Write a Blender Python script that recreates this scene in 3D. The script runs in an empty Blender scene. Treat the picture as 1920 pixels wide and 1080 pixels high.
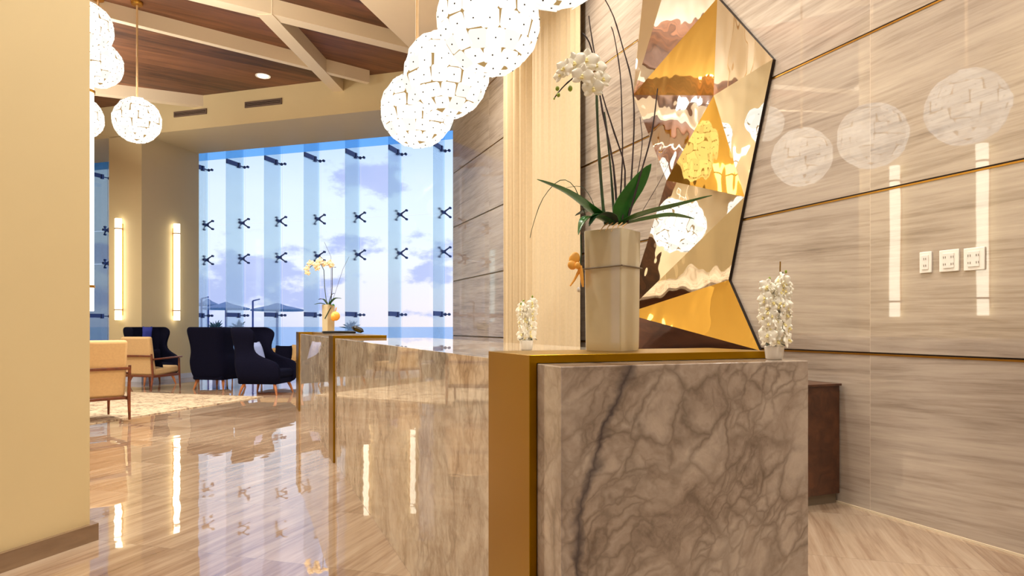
import bpy, bmesh, math, random
from mathutils import Vector, Matrix
from math import sin, cos, pi, radians, sqrt, atan2

random.seed(7)
S = bpy.context.scene
COL = S.collection
# ------------------------------------------------------------------ camera / frames
F = 1265.0; HZ = 612.0; H = 1.2
DU = Vector((-.3714, .9285, 0)); DV = Vector((.9285, .3714, 0))     # along / across the reception wall
GN = Vector((.291, .957, 0)).normalized(); GG = Vector((-.957, .291, 0)).normalized()   # glass wall: normal / along

def W(u, v, z=0): 
    p = DU * u + DV * v; return Vector((p.x, p.y, z))
def GW(g, n, z=0):
    p = GG * g + GN * n; return Vector((p.x, p.y, z))
def at(px, py, Y):                       # photo position at a given distance
    return Vector(((px - 960) / F * Y, Y, H - (py - HZ) / F * Y))
def on_floor(px, py, z=0.0):
    Y = (H - z) * F / (py - HZ); return Vector(((px - 960) / F * Y, Y, z))
def at_z(px, py, z):
    Y = (z - H) * F / (HZ - py); return Vector(((px - 960) / F * Y, Y, z))
VW = 3.77                                # reception wall plane
def on_wall(px, py, off=0.0):
    rx = (px - 960) / F
    Y = (VW - off) / (DV.x * rx + DV.y)
    return at(px, py, Y)

# ------------------------------------------------------------------ materials
def lin(c):
    def f(x):
        x /= 255.0
        return x / 12.92 if x <= .04045 else ((x + .055) / 1.055) ** 2.4
    return (f(c[0]), f(c[1]), f(c[2]), 1)

class NT:
    def __init__(self, name):
        self.m = bpy.data.materials.new(name); self.m.use_nodes = True
        self.t = self.m.node_tree; self.t.nodes.clear()
        self.out = self.t.nodes.new('ShaderNodeOutputMaterial')
    def n(self, kind, **kw):
        nd = self.t.nodes.new(kind)
        for k, v in kw.items():
            if k.startswith('i_'):
                nd.inputs[k[2:].replace('_', ' ')].default_value = v
            else: setattr(nd, k, v)
        return nd
    def l(self, a, b): self.t.links.new(a, b)
    def math(self, op, a, b=None, c=None, clamp=False):
        nd = self.t.nodes.new('ShaderNodeMath'); nd.operation = op; nd.use_clamp = clamp
        for i, x in enumerate((a, b, c)):
            if x is None: continue
            if isinstance(x, (int, float)): nd.inputs[i].default_value = x
            else: self.l(x, nd.inputs[i])
        return nd.outputs[0]
    def vmath(self, op, a, b=None, out=0):
        nd = self.t.nodes.new('ShaderNodeVectorMath'); nd.operation = op
        for i, x in enumerate((a, b)):
            if x is None: continue
            if isinstance(x, (tuple, list, Vector)): nd.inputs[i].default_value = x
            else: self.l(x, nd.inputs[i])
        return nd.outputs[out]
    def dot(self, a, v): return self.vmath('DOT_PRODUCT', a, tuple(v), 'Value')
    def comb(self, x, y, z):
        nd = self.t.nodes.new('ShaderNodeCombineXYZ')
        for i, q in enumerate((x, y, z)):
            if isinstance(q, (int, float)): nd.inputs[i].default_value = q
            else: self.l(q, nd.inputs[i])
        return nd.outputs[0]
    def noise(self, vec, scale, detail=4, rough=.55, dist=0):
        nd = self.n('ShaderNodeTexNoise'); nd.inputs['Scale'].default_value = scale
        nd.inputs['Detail'].default_value = detail; nd.inputs['Roughness'].default_value = rough
        nd.inputs['Distortion'].default_value = dist
        if vec is not None: self.l(vec, nd.inputs['Vector'])
        return nd
    def ramp(self, fac, stops):
        nd = self.n('ShaderNodeValToRGB'); e = nd.color_ramp.elements
        while len(e) < len(stops): e.new(.5)
        for i, (p, c) in enumerate(stops):
            e[i].position = p; e[i].color = c if len(c) == 4 else (*c, 1)
        self.l(fac, nd.inputs[0]); return nd.outputs[0]
    def mix(self, fac, a, b, blend='MIX'):
        nd = self.n('ShaderNodeMix', data_type='RGBA', blend_type=blend)
        for i, x in ((0, fac), (6, a), (7, b)):
            if isinstance(x, (int, float)): nd.inputs[i].default_value = x
            elif isinstance(x, tuple): nd.inputs[i].default_value = x
            else: self.l(x, nd.inputs[i])
        return nd.outputs[2]
    def pos(self): return self.n('ShaderNodeNewGeometry').outputs['Position']
    def obj(self): return self.n('ShaderNodeTexCoord').outputs['Object']
    def bsdf(self, col, rough=.5, metal=0, ior=1.5, bump=None, bstr=.2, bdist=.01, **kw):
        b = self.n('ShaderNodeBsdfPrincipled')
        for k, x in (('Base Color', col), ('Roughness', rough), ('Metallic', metal), ('IOR', ior)):
            if isinstance(x, (int, float, tuple)): b.inputs[k].default_value = x
            else: self.l(x, b.inputs[k])
        for k, x in kw.items(): b.inputs[k.replace('_', ' ')].default_value = x
        if bump is not None:
            bp = self.n('ShaderNodeBump'); bp.inputs['Strength'].default_value = bstr
            bp.inputs['Distance'].default_value = bdist
            self.l(bump, bp.inputs['Height']); self.l(bp.outputs[0], b.inputs['Normal'])
        self.l(b.outputs[0], self.out.inputs[0]); return b

def plain(name, rgb, rough=.5, metal=0, ior=1.5, vary=.06, scale=8, bstr=.08, **kw):
    t = NT(name); o = t.obj()
    nz = t.noise(o, scale, 4)
    c = lin(rgb)
    d = tuple(x * (1 - vary) for x in c[:3]) + (1,); e = tuple(min(1, x * (1 + vary)) for x in c[:3]) + (1,)
    col = t.ramp(nz.outputs[0], [(.3, d), (.7, e)])
    t.bsdf(col, rough, metal, ior, bump=nz.outputs[0], bstr=bstr, bdist=.004, **kw)
    return t.m

def mat_paint(name, rgb, rough=.6):
    t = NT(name); p = t.pos(); nz = t.noise(p, 1.2, 3); fine = t.noise(p, 90, 2)
    c = lin(rgb)
    col = t.ramp(nz.outputs[0], [(.3, tuple(x * .96 for x in c[:3])), (.7, c)])
    t.bsdf(col, rough, bump=fine.outputs[0], bstr=.03, bdist=.002); return t.m

def mat_wallstone(name):
    t = NT(name); p = t.pos()
    u = t.dot(p, DU); z = t.dot(p, (0, 0, 1)); v = t.dot(p, DV)
    # slab-by-slab offset
    bu = t.math('FLOOR', t.math('DIVIDE', t.math('ADD', u, 20 - 3.83), 2.42)); bz = t.math('FLOOR', t.math('DIVIDE', t.math('ADD', z, .014), 1.038))
    off = t.math('ADD', t.math('MULTIPLY', bu, 7.31), t.math('MULTIPLY', bz, 3.77))
    tilt = t.math('MULTIPLY', t.math('SUBTRACT', t.math('FRACT', t.math('MULTIPLY', off, .37)), .45), .10)
    zz = t.math('ADD', z, t.math('MULTIPLY', u, tilt))
    vec = t.comb(t.math('ADD', t.math('MULTIPLY', u, .55), off), t.math('MULTIPLY', zz, 9.0), v)
    vec2 = t.comb(t.math('ADD', t.math('MULTIPLY', u, 2.2), off), t.math('MULTIPLY', zz, 46.0), v)
    a = t.noise(vec, 1.0, 6, .62, .6).outputs[0]; b = t.noise(vec2, 1.0, 5, .65, .3).outputs[0]
    cl = t.noise(p, .7, 3).outputs[0]
    f = t.math('ADD', t.math('MULTIPLY', a, .55), t.math('MULTIPLY', b, .45))
    f = t.math('ADD', f, t.math('MULTIPLY', t.math('SUBTRACT', cl, .5), .25))
    col = t.ramp(f, [(.30, lin((126, 110, 98))), (.42, lin((162, 147, 133))), (.52, lin((182, 167, 152))), (.68, lin((198, 184, 168)))])
    # hairline vertical slab seam
    fr = t.math('FRACT', t.math('DIVIDE', t.math('ADD', u, 20 - 3.83), 2.42))
    seam = t.math('LESS_THAN', t.math('MINIMUM', fr, t.math('SUBTRACT', 1, fr)), .0008)
    col = t.mix(t.math('MULTIPLY', seam, .5), col, lin((226, 208, 188)))
    wob = t.noise(p, 1.3, 2).outputs[0]
    t.bsdf(col, .02, 0, 2.15, bump=wob, bstr=.012, bdist=.05); return t.m

def mat_floor(name):
    t = NT(name); p = t.pos()
    g = t.dot(p, GG); n = t.dot(p, GN)
    gw = t.math('DIVIDE', t.math('ADD', g, 30.12), .9); nl = t.math('DIVIDE', t.math('ADD', n, 30.35), .9)
    ig = t.math('FLOOR', gw); inn = t.math('FLOOR', nl)
    wn = t.n('ShaderNodeTexWhiteNoise', noise_dimensions='2D'); t.l(t.comb(ig, inn, 0), wn.inputs['Vector'])
    off = t.math('MULTIPLY', wn.outputs['Value'], 37.0)
    vec = t.comb(t.math('ADD', t.math('MULTIPLY', n, .9), off), t.math('MULTIPLY', g, 11.0), off)
    vec2 = t.comb(t.math('ADD', t.math('MULTIPLY', n, 2.4), off), t.math('MULTIPLY', g, 44.0), off)
    a = t.noise(vec, 1, 6, .62, .7).outputs[0]; b = t.noise(vec2, 1, 4, .6).outputs[0]
    f = t.math('ADD', t.math('MULTIPLY', a, .65), t.math('MULTIPLY', b, .35))
    f = t.math('ADD', f, t.math('MULTIPLY', t.math('SUBTRACT', wn.outputs['Value'], .5), .16))
    col = t.ramp(f, [(.30, lin((126, 98, 76))), (.43, lin((148, 121, 98))), (.54, lin((166, 141, 117))), (.70, lin((182, 160, 136)))])
    def edge(x): return t.math('LESS_THAN', t.math('MINIMUM', t.math('FRACT', x), t.math('SUBTRACT', 1, t.math('FRACT', x))), .0022)
    joint = t.math('MAXIMUM', edge(gw), edge(nl))
    col = t.mix(t.math('MULTIPLY', joint, .55), col, lin((118, 98, 80)))
    wob = t.noise(t.comb(t.math('MULTIPLY', n, 1.0), t.math('MULTIPLY', g, 1.6), 0), 2.6, 1.5, .5).outputs[0]
    t.bsdf(col, .018, 0, 2.7, bump=wob, bstr=.07, bdist=.02); return t.m

def mat_marble(name, warm=0.0, seed=0.0):
    t = NT(name); p = t.pos()
    q = t.vmath('ADD', p, (seed, seed * .7, seed * 1.3))
    dn = t.noise(q, 1.7, 2.5, .5); disp = t.vmath('SCALE', t.vmath('SUBTRACT', dn.outputs['Color'], (.5, .5, .5)), None)
    disp.node.inputs['Scale'].default_value = .42
    df = t.noise(q, 11, 3, .6); dis2 = t.vmath('SCALE', t.vmath('SUBTRACT', df.outputs['Color'], (.5, .5, .5)), None)
    dis2.node.inputs['Scale'].default_value = .075
    qd = t.vmath('ADD', t.vmath('ADD', q, disp), dis2)
    e1_ = (DV * .62 + Vector((0, 0, .78))); e2_ = (DV * .78 - Vector((0, 0, .62)))
    qr = t.comb(t.math('MULTIPLY', t.dot(qd, e1_), .62), t.math('MULTIPLY', t.dot(qd, e2_), 1.15), t.dot(qd, DU))
    def veins(scale, width, squash):
        vo = t.n('ShaderNodeTexVoronoi', feature='DISTANCE_TO_EDGE'); vo.inputs['Scale'].default_value = scale
        t.l(qr, vo.inputs['Vector'])
        return t.math('SUBTRACT', 1, t.math('DIVIDE', vo.outputs['Distance'], width), clamp=True)
    v1 = veins(4.0, .12, (1.5, 1.5, .8)); v2 = veins(8.0, .15, (1.2, 1.2, .8)); v3 = veins(19, .22, (1.2, 1.2, .8))
    def win(scale, lo, hi, o_):
        nz_ = t.noise(t.vmath('ADD', q, (o_, o_, o_)), scale, 3).outputs[0]; mr = t.n('ShaderNodeMapRange'); t.l(nz_, mr.inputs[0])
        mr.inputs[1].default_value = lo; mr.inputs[2].default_value = hi; return mr.outputs[0]
    v1 = t.math('MULTIPLY', t.math('POWER', v1, 1.5), t.math('MULTIPLY', win(1.6, .38, .66, 3.1), .85))
    v2 = t.math('MULTIPLY', t.math('POWER', v2, 1.4), t.math('MULTIPLY', win(2.4, .40, .66, 7.7), .75))
    v3 = t.math('MULTIPLY', t.math('POWER', v3, 1.3), t.math('MULTIPLY', win(3.0, .42, .62, 1.9), .62))
    vv = t.math('MAXIMUM', t.math('MAXIMUM', v1, v2), v3)
    cloud = t.noise(qd, 3.2, 7, .70).outputs[0]
    base = t.ramp(cloud, [(.30, lin((122, 104, 90))), (.44, lin((172, 154, 138))), (.60, lin((196, 180, 164)))])
    col = t.mix(t.math('MULTIPLY', vv, .85), base, lin((86, 68, 52)))
    # one bold dark vein running down the slab
    dd = t.math('ADD', t.math('ADD', t.dot(qd, DV), t.math('MULTIPLY', t.dot(qd, (0, 0, 1)), -.22)), 0.0)
    t.boldsrc = dd
    bold = t.math('SUBTRACT', 1, t.math('DIVIDE', t.math('ABSOLUTE', t.math('SUBTRACT', dd, .70 + seed * (.9285 + .3714 * .7) - .22 * 1.3 * seed)), t.math('ADD', .003, t.math('MULTIPLY', t.math('POWER', t.noise(q, 4.5, 3).outputs[0], 3.0), .13))), clamp=True)
    col = t.mix(t.math('MULTIPLY', bold, .85), col, lin((58, 50, 56)))
    t.bsdf(col, .07, 0, 1.6); return t.m

def mat_lit_marble(name):  # end block's marble again, with reflected warm floor light put into its tones
    t = NT(name); p = t.pos()
    dn = t.noise(p, 3.0, 4, .6); disp = t.vmath('SCALE', t.vmath('SUBTRACT', dn.outputs['Color'], (.5, .5, .5)), None)
    disp.node.inputs['Scale'].default_value = .30
    q = t.vmath('MULTIPLY', t.vmath('ADD', p, disp), (1, 1, .72))
    def veins(sc, w, lo, hi, o_):
        vo = t.n('ShaderNodeTexVoronoi', feature='DISTANCE_TO_EDGE'); vo.inputs['Scale'].default_value = sc; t.l(q, vo.inputs['Vector'])
        v_ = t.math('SUBTRACT', 1, t.math('DIVIDE', vo.outputs['Distance'], w), clamp=True)
        nz_ = t.noise(t.vmath('ADD', p, (o_, o_, o_)), 2.2, 3).outputs[0]; mr = t.n('ShaderNodeMapRange'); t.l(nz_, mr.inputs[0])
        mr.inputs[1].default_value = lo; mr.inputs[2].default_value = hi; return t.math('MULTIPLY', v_, mr.outputs[0])
    vv = t.math('MAXIMUM', t.math('MULTIPLY', veins(4.5, .10, .42, .64, 2.2), .7), t.math('MULTIPLY', veins(13, .18, .42, .66, 5.1), .6))
    a = t.noise(q, 5.5, 7, .72).outputs[0]
    col = t.ramp(a, [(.33, lin((150, 130, 110))), (.45, lin((192, 174, 152))), (.55, lin((212, 197, 176))), (.7, lin((224, 212, 194)))])
    col = t.mix(t.math('MULTIPLY', vv, .75), col, lin((116, 96, 78)))
    t.bsdf(col, .015, 0, 1.95); return t.m

def mat_wood(name, dark, light, axis=(1, 0, 0), across=(0, 1, 0), plank=.0, rough=.45, world=True, sc=1.0):
    t = NT(name); p = t.pos() if world else t.obj()
    a = t.dot(p, axis); c = t.dot(p, across); z = t.dot(p, (0, 0, 1))
    off = 0.0
    if plank:
        ip = t.math('FLOOR', t.math('DIVIDE', t.math('ADD', c, 40), plank))
        wn = t.n('ShaderNodeTexWhiteNoise', noise_dimensions='1D'); t.l(ip, wn.inputs['W'])
        off = t.math('MULTIPLY', wn.outputs['Value'], 20)
    vec = t.comb(t.math('ADD', t.math('MULTIPLY', a, .8 * sc), off), t.math('MULTIPLY', c, 9 * sc), t.math('MULTIPLY', z, 9 * sc))
    nz = t.noise(vec, 1, 6, .6, .8).outputs[0]
    f = nz
    if plank: f = t.math('ADD', t.math('MULTIPLY', nz, .75), t.math('MULTIPLY', wn.outputs['Value'], .25))
    col = t.ramp(f, [(.30, lin(dark)), (.68, lin(light))])
    if plank:
        fr = t.math('FRACT', t.math('DIVIDE', t.math('ADD', c, 40), plank))
        col = t.mix(t.math('MULTIPLY', t.math('LESS_THAN', fr, .012), .6), col, lin(tuple(x * .4 for x in dark)))
    t.bsdf(col, rough, bump=nz, bstr=.05, bdist=.005); return t.m

def mat_metal(name, rgb, rough, wave=0.0, wscale=6, squash=1.0):
    t = NT(name); p = t.vmath('MULTIPLY', t.pos(), (1, 1, squash))
    nz = t.noise(p, wscale, 2, .5).outputs[0]
    t.bsdf(lin(rgb), rough, 1.0, bump=nz, bstr=wave, bdist=.05); return t.m

def mat_glass(name, tint, refl=1.0):
    t = NT(name)
    tr = t.n('ShaderNodeBsdfTransparent'); tr.inputs[0].default_value = (*tint, 1)
    gl = t.n('ShaderNodeBsdfGlossy'); gl.inputs['Roughness'].default_value = .0
    fr = t.n('ShaderNodeFresnel'); fr.inputs['IOR'].default_value = 1.35
    mx = t.n('ShaderNodeMixShader')
    t.l(t.math('MULTIPLY', fr.outputs[0], refl), mx.inputs[0]); t.l(tr.outputs[0], mx.inputs[1]); t.l(gl.outputs[0], mx.inputs[2])
    t.l(mx.outputs[0], t.out.inputs[0]); return t.m

def mat_emit(name, rgb, s, vary=0.0):
    t = NT(name); e = t.n('ShaderNodeEmission'); e.inputs[0].default_value = (*rgb, 1)
    if vary:
        isl = t.n('ShaderNodeNewGeometry').outputs['Random Per Island']
        t.l(t.math('ADD', s * (1 - vary), t.math('MULTIPLY', isl, 2 * s * vary)), e.inputs[1])
    else: e.inputs[1].default_value = s
    t.l(e.outputs[0], t.out.inputs[0]); return t.m

def mat_rug(name):
    t = NT(name); p = t.pos()
    a = t.noise(p, 15, 4, .75).outputs[0]; b = t.noise(p, 4, 3).outputs[0]
    f = t.math('ADD', t.math('MULTIPLY', a, .7), t.math('MULTIPLY', b, .3))
    col = t.ramp(f, [(.38, lin((96, 74, 58))), (.44, lin((150, 124, 98))), (.48, lin((184, 160, 128))), (.62, lin((204, 182, 150)))])
    t.bsdf(col, .95, bump=a, bstr=.4, bdist=.01); return t.m

def mat_water(name, rgb, sc):
    t = NT(name); p = t.pos(); nz = t.noise(p, sc, 4).outputs[0]
    c = lin(rgb); d = tuple(x * .8 for x in c[:3])
    t.bsdf(t.ramp(nz, [(.35, d), (.65, c)]), .25, 0, 1.33, bump=nz, bstr=.3, bdist=.1); return t.m

M = {}
M['paint'] = mat_paint('cream_paint', (206, 184, 138))
M['paint_light'] = mat_paint('pale_cream_paint', (222, 203, 172))
M['wallstone'] = mat_wallstone('streaked_polished_stone')
M['floor'] = mat_floor('polished_streaked_floor_tiles')
M['marble'] = mat_marble('veined_marble', 0, 0)
M['desk_marble'] = mat_lit_marble('floor_lit_desk_marble')  # same stone as the line above, warm floor reflection painted into the colour
M['gold'] = mat_metal('satin_gold', (162, 122, 16), .30)
M['brass'] = mat_metal('brass_strip', (190, 140, 60), .3)
M['gold_mirror'] = mat_metal('polished_gold_mirror', (232, 194, 108), .025, .24, 2.8, .45)
M['champagne_mirror'] = mat_metal('champagne_mirror', (244, 237, 224), .03, .36, 3.2, .35)
M['silver_mirror'] = mat_metal('silver_mirror', (242, 240, 237), .02, .20, 2.6, .8)
BD = Vector((1.2, .8, 0)).normalized()
M['ceil_wood'] = mat_wood('dark_plank_ceiling', (62, 34, 18), (124, 78, 48), axis=tuple(BD), across=(-BD.y, BD.x, 0), plank=.34, rough=.5)
M['cab_wood'] = mat_wood('dark_cabinet_wood', (58, 32, 20), (96, 58, 36), axis=(0, 0, 1), across=tuple(DV), rough=.3)
M['walnut'] = mat_wood('walnut_wood', (84, 40, 20), (128, 66, 34), axis=(0, 0, 1), across=(1, 0, 0), rough=.35, world=False)
M['oak'] = mat_wood('orange_oak', (150, 82, 36), (190, 116, 60), axis=(0, 0, 1), across=(1, 0, 0), rough=.4, world=False)
M['black_fabric'] = plain('navy_black_fabric', (12, 12, 30), .9, vary=.2, scale=60, Specular_IOR_Level=.08)
M['cream_fabric'] = plain('cream_upholstery', (202, 164, 112), .8, vary=.05, scale=40)
M['blue_fabric'] = plain('royal_blue_fabric', (48, 58, 150), .8, vary=.1, scale=40)
M['pale_blue_fabric'] = plain('pale_blue_fabric', (160, 172, 214), .8, vary=.08, scale=40)
M['tan_fabric'] = plain('tan_fabric', (196, 158, 104), .85, vary=.1, scale=40)
M['maroon_fabric'] = plain('maroon_fabric', (110, 66, 62), .85, vary=.1, scale=30)
M['curtain'] = plain('cream_curtain_fabric', (204, 182, 146), .85, vary=.04, scale=30)
M['ceramic'] = plain('cream_glazed_ceramic', (206, 192, 160), .12, vary=.04, scale=12, bstr=.01)
M['white_ceramic'] = plain('white_ceramic', (236, 230, 220), .15, vary=.03)
M['white_plastic'] = plain('white_plastic', (244, 238, 226), .3, vary=.02)
M['black_plastic'] = plain('black_plastic', (18, 18, 22), .3, vary=.1)
M['dark'] = plain('dark_bronze', (40, 28, 20), .5, .5, vary=.1)
M['steel'] = plain('dark_blue_steel', (62, 84, 150), .45, .2, vary=.1)
M['blue_frame'] = mat_glass('blue_glass_head', (.52, .76, .97), .6)
M['cord_brass'] = plain('cream_rod', (206, 170, 120), .45, vary=.02)
M['base_stone'] = mat_wood('brown_streaked_baseboard', (104, 80, 60), (156, 128, 100), axis=tuple(GN), across=tuple(GG), rough=.15)
M['vent'] = plain('bronze_vent', (112, 90, 74), .5)
M['leaf'] = plain('glossy_green_leaf', (44, 104, 34), .3, vary=.35, scale=14)
M['leaf_dark'] = plain('dark_green_leaf', (26, 54, 26), .35, vary=.35, scale=14)
M['stem_dark'] = plain('dark_twig', (58, 42, 42), .7, vary=.3, scale=30)
M['stem_green'] = plain('green_stem', (56, 74, 44), .5, vary=.3, scale=30)
M['bud'] = plain('green_bud', (142, 160, 50), .45, vary=.15, scale=20)
M['petal'] = plain('white_orchid_petal', (250, 244, 226), .55, vary=.03, scale=20)
M['petal_pink'] = plain('blush_orchid_petal', (240, 214, 178), .55, vary=.05, scale=20)
M['lip'] = plain('yellow_lip', (236, 220, 150), .5, vary=.15, scale=20)
M['ribbon'] = plain('orange_ribbon', (246, 176, 72), .5, vary=.1, scale=20)
M['cord'] = plain('grey_cord', (120, 104, 84), .7)
M['glass'] = mat_glass('clear_glass', (.93, .97, 1.0), .8)
M['fin_glass'] = mat_glass('blue_glass_fin', (.865, .95, .995), .6)
M['globe_tile'] = mat_emit('lit_shell_tile', (1.0, .93, .80), 1.5, .24)
M['globe_core'] = mat_emit('lit_amber_core', (1.0, .62, .24), .48)
M['tube_glow'] = mat_emit('lit_sconce_tube', (1.0, .90, .68), 4.5)
M['lamp_glow'] = mat_emit('lit_downlight', (1.0, .92, .78), 6.0)
M['rug'] = mat_rug('speckled_cream_rug')
M['sea'] = mat_water('sea_water', (140, 190, 226), .25)
M['pool'] = mat_water('pool_water', (70, 190, 220), 1.2)
M['deck'] = mat_paint('pale_terrace_stone', (206, 204, 210), .7)
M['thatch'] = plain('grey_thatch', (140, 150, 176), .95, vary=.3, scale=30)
M['shrub'] = plain('blue_green_foliage', (50, 90, 96), .7, vary=.4, scale=12)
M['plate_slot'] = plain('socket_slots', (120, 108, 92), .5)

# ------------------------------------------------------------------ mesh builder
class MB:
    def __init__(self): self.v = []; self.f = []; self.mi = []; self.cur = 0
    def add(self, vs, fs):
        b = len(self.v); self.v += [Vector(p) for p in vs]
        for f in fs: self.f.append([b + i for i in f]); self.mi.append(self.cur)
    def prism(self, foot, z0, z1):
        n = len(foot)
        a = sum(foot[i][0] * foot[(i + 1) % n][1] - foot[(i + 1) % n][0] * foot[i][1] for i in range(n))
        if a < 0: foot = foot[::-1]
        vs = [(p[0], p[1], z0) for p in foot] + [(p[0], p[1], z1) for p in foot]
        fs = [list(range(n))[::-1], [n + i for i in range(n)]]
        fs += [[i, (i + 1) % n, n + (i + 1) % n, n + i] for i in range(n)]
        self.add(vs, fs); return self
    def box(self, c, s, X=(1, 0, 0), Y=(0, 1, 0), Z=(0, 0, 1)):
        c = Vector(c); X = Vector(X).normalized() * s[0] / 2; Y = Vector(Y).normalized() * s[1] / 2; Z = Vector(Z).normalized() * s[2] / 2
        vs = [c + X * a + Y * b + Z * d for d in (-1, 1) for b in (-1, 1) for a in (-1, 1)]
        self.add(vs, [[0, 2, 3, 1], [4, 5, 7, 6], [0, 1, 5, 4], [2, 6, 7, 3], [0, 4, 6, 2], [1, 3, 7, 5]]); return self
    def uvbox(self, u0, u1, v0, v1, z0, z1):
        return self.prism([tuple(W(u0, v0))[:2], tuple(W(u1, v0))[:2], tuple(W(u1, v1))[:2], tuple(W(u0, v1))[:2]], z0, z1)
    def gnbox(self, g0, g1, n0, n1, z0, z1):
        return self.prism([tuple(GW(g0, n0))[:2], tuple(GW(g1, n0))[:2], tuple(GW(g1, n1))[:2], tuple(GW(g0, n1))[:2]], z0, z1)
    def tube(self, pts, r, seg=8, cap=True):
        pts = [Vector(p) for p in pts]; n = len(pts)
        rr = r if isinstance(r, (list, tuple)) else [r] * n
        up = None; rings = []
        for i in range(n):
            d = (pts[min(i + 1, n - 1)] - pts[max(i - 1, 0)]).normalized()
            if up is None:
                up = Vector((0, 0, 1)) if abs(d.z) < .9 else Vector((1, 0, 0))
            x = d.cross(up).normalized(); y = x.cross(d).normalized(); up = y
            rings.append([pts[i] + (x * cos(2 * pi * k / seg) + y * sin(2 * pi * k / seg)) * rr[i] for k in range(seg)])
        vs = [p for R in rings for p in R]; fs = []
        for i in range(n - 1):
            for k in range(seg):
                fs.append([i * seg + k, i * seg + (k + 1) % seg, (i + 1) * seg + (k + 1) % seg, (i + 1) * seg + k])
        if cap:
            fs.append(list(range(seg))[::-1]); fs.append([(n - 1) * seg + k for k in range(seg)])
        self.add(vs, fs); return self
    def lathe(self, prof, seg=24, c=(0, 0, 0)):
        c = Vector(c); vs = []; fs = []
        for r, z in prof:
            for k in range(seg): vs.append(c + Vector((r * cos(2 * pi * k / seg), r * sin(2 * pi * k / seg), z)))
        n = len(prof)
        for i in range(n - 1):
            for k in range(seg):
                fs.append([i * seg + k, i * seg + (k + 1) % seg, (i + 1) * seg + (k + 1) % seg, (i + 1) * seg + k])
        fs.append(list(range(seg))[::-1]); fs.append([(n - 1) * seg + k for k in range(seg)])
        self.add(vs, fs); return self
    def ball(self, c, r, seg=16, rings=10, M3=None):
        c = Vector(c); rx, ry, rz = (r, r, r) if isinstance(r, (int, float)) else r
        vs = [Vector((0, 0, rz))]
        for i in range(1, rings):
            a = pi * i / rings
            for k in range(seg):
                b = 2 * pi * k / seg; vs.append(Vector((rx * sin(a) * cos(b), ry * sin(a) * sin(b), rz * cos(a))))
        vs.append(Vector((0, 0, -rz))); fs = []
        for k in range(seg): fs.append([0, 1 + k, 1 + (k + 1) % seg])
        for i in range(rings - 2):
            for k in range(seg):
                a = 1 + i * seg; fs.append([a + k, a + seg + k, a + seg + (k + 1) % seg, a + (k + 1) % seg])
        last = len(vs) - 1; a = 1 + (rings - 2) * seg
        for k in range(seg): fs.append([a + k, last, a + (k + 1) % seg])
        if M3 is not None: vs = [M3 @ p for p in vs]
        self.add([c + p for p in vs], fs); return self
    def pillow(self, c, sx, sy, sz, M3=None, n=8):
        """soft square cushion lying in its local xy plane"""
        c = Vector(c); vs = []; fs = []
        for s in (1, -1):
            for i in range(n + 1):
                for j in range(n + 1):
                    a = -1 + 2 * i / n; b = -1 + 2 * j / n
                    k = max(0, (1 - a ** 4)) ** .5 * max(0, (1 - b ** 4)) ** .5
                    pin = 1 - .06 * (abs(a * b) ** 2 < .5) * (1 - max(abs(a), abs(b)) * 0)
                    vs.append(Vector((a * sx / 2 * pin, b * sy / 2 * pin, s * sz / 2 * k)))
        m = (n + 1) * (n + 1)
        for i in range(n):
            for j in range(n):
                q = [i * (n + 1) + j, (i + 1) * (n + 1) + j, (i + 1) * (n + 1) + j + 1, i * (n + 1) + j + 1]
                fs.append(q); fs.append([m + x for x in q[::-1]])
        if M3 is not None: vs = [M3 @ p for p in vs]
        self.add([c + p for p in vs], fs); return self
    def build(self, name, mat, parent=None, smooth=40, bevel=0, weld=False, loc=None):
        me = bpy.data.meshes.new(name)
        o0 = Vector(loc) if loc is not None else Vector((0, 0, 0))
        me.from_pydata([tuple(p - o0) for p in self.v], [], self.f)
        mats = mat if isinstance(mat, (list, tuple)) else [mat]
        for m in mats: me.materials.append(m)
        if len(mats) > 1: me.polygons.foreach_set('material_index', self.mi)
        bm = bmesh.new(); bm.from_mesh(me)
        if weld: bmesh.ops.remove_doubles(bm, verts=bm.verts, dist=1e-5)
        bmesh.ops.recalc_face_normals(bm, faces=bm.faces)
        bm.to_mesh(me); bm.free()
        if smooth:
            me.polygons.foreach_set('use_smooth', [True] * len(me.polygons)); me.set_sharp_from_angle(angle=radians(smooth))
        me.update()
        o = bpy.data.objects.new(name, me); COL.objects.link(o)
        o.location = o0
        if parent is not None: o.parent = parent
        if bevel:
            b = o.modifiers.new('bevel', 'BEVEL'); b.width = bevel; b.segments = 3; b.limit_method = 'ANGLE'; b.angle_limit = radians(40)
        return o

def tag(o, label, cat, group=None):
    o['label'] = label; o['category'] = cat
    if group: o['group'] = group
    return o
def thing(name, label, cat, loc=(0, 0, 0), rz=0, group=None):
    o = bpy.data.objects.new(name, None); COL.objects.link(o); o.location = loc; o.rotation_euler = (0, 0, rz)
    o.empty_display_size = .1
    return tag(o, label, cat, group)
def struct(o): o['kind'] = 'structure'; return o
KID = {}
def copy_tree(o, parent=None):
    c = o.copy(); COL.objects.link(c)
    if parent is not None: c.parent = parent
    for ch in [x for x in bpy.data.objects if x.parent == o]: copy_tree(ch, c)
    return c
def copy_thing(o, loc, rz, label):
    c = copy_tree(o); c.location = loc; c.rotation_euler = (0, 0, rz); c['label'] = label; return c

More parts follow.
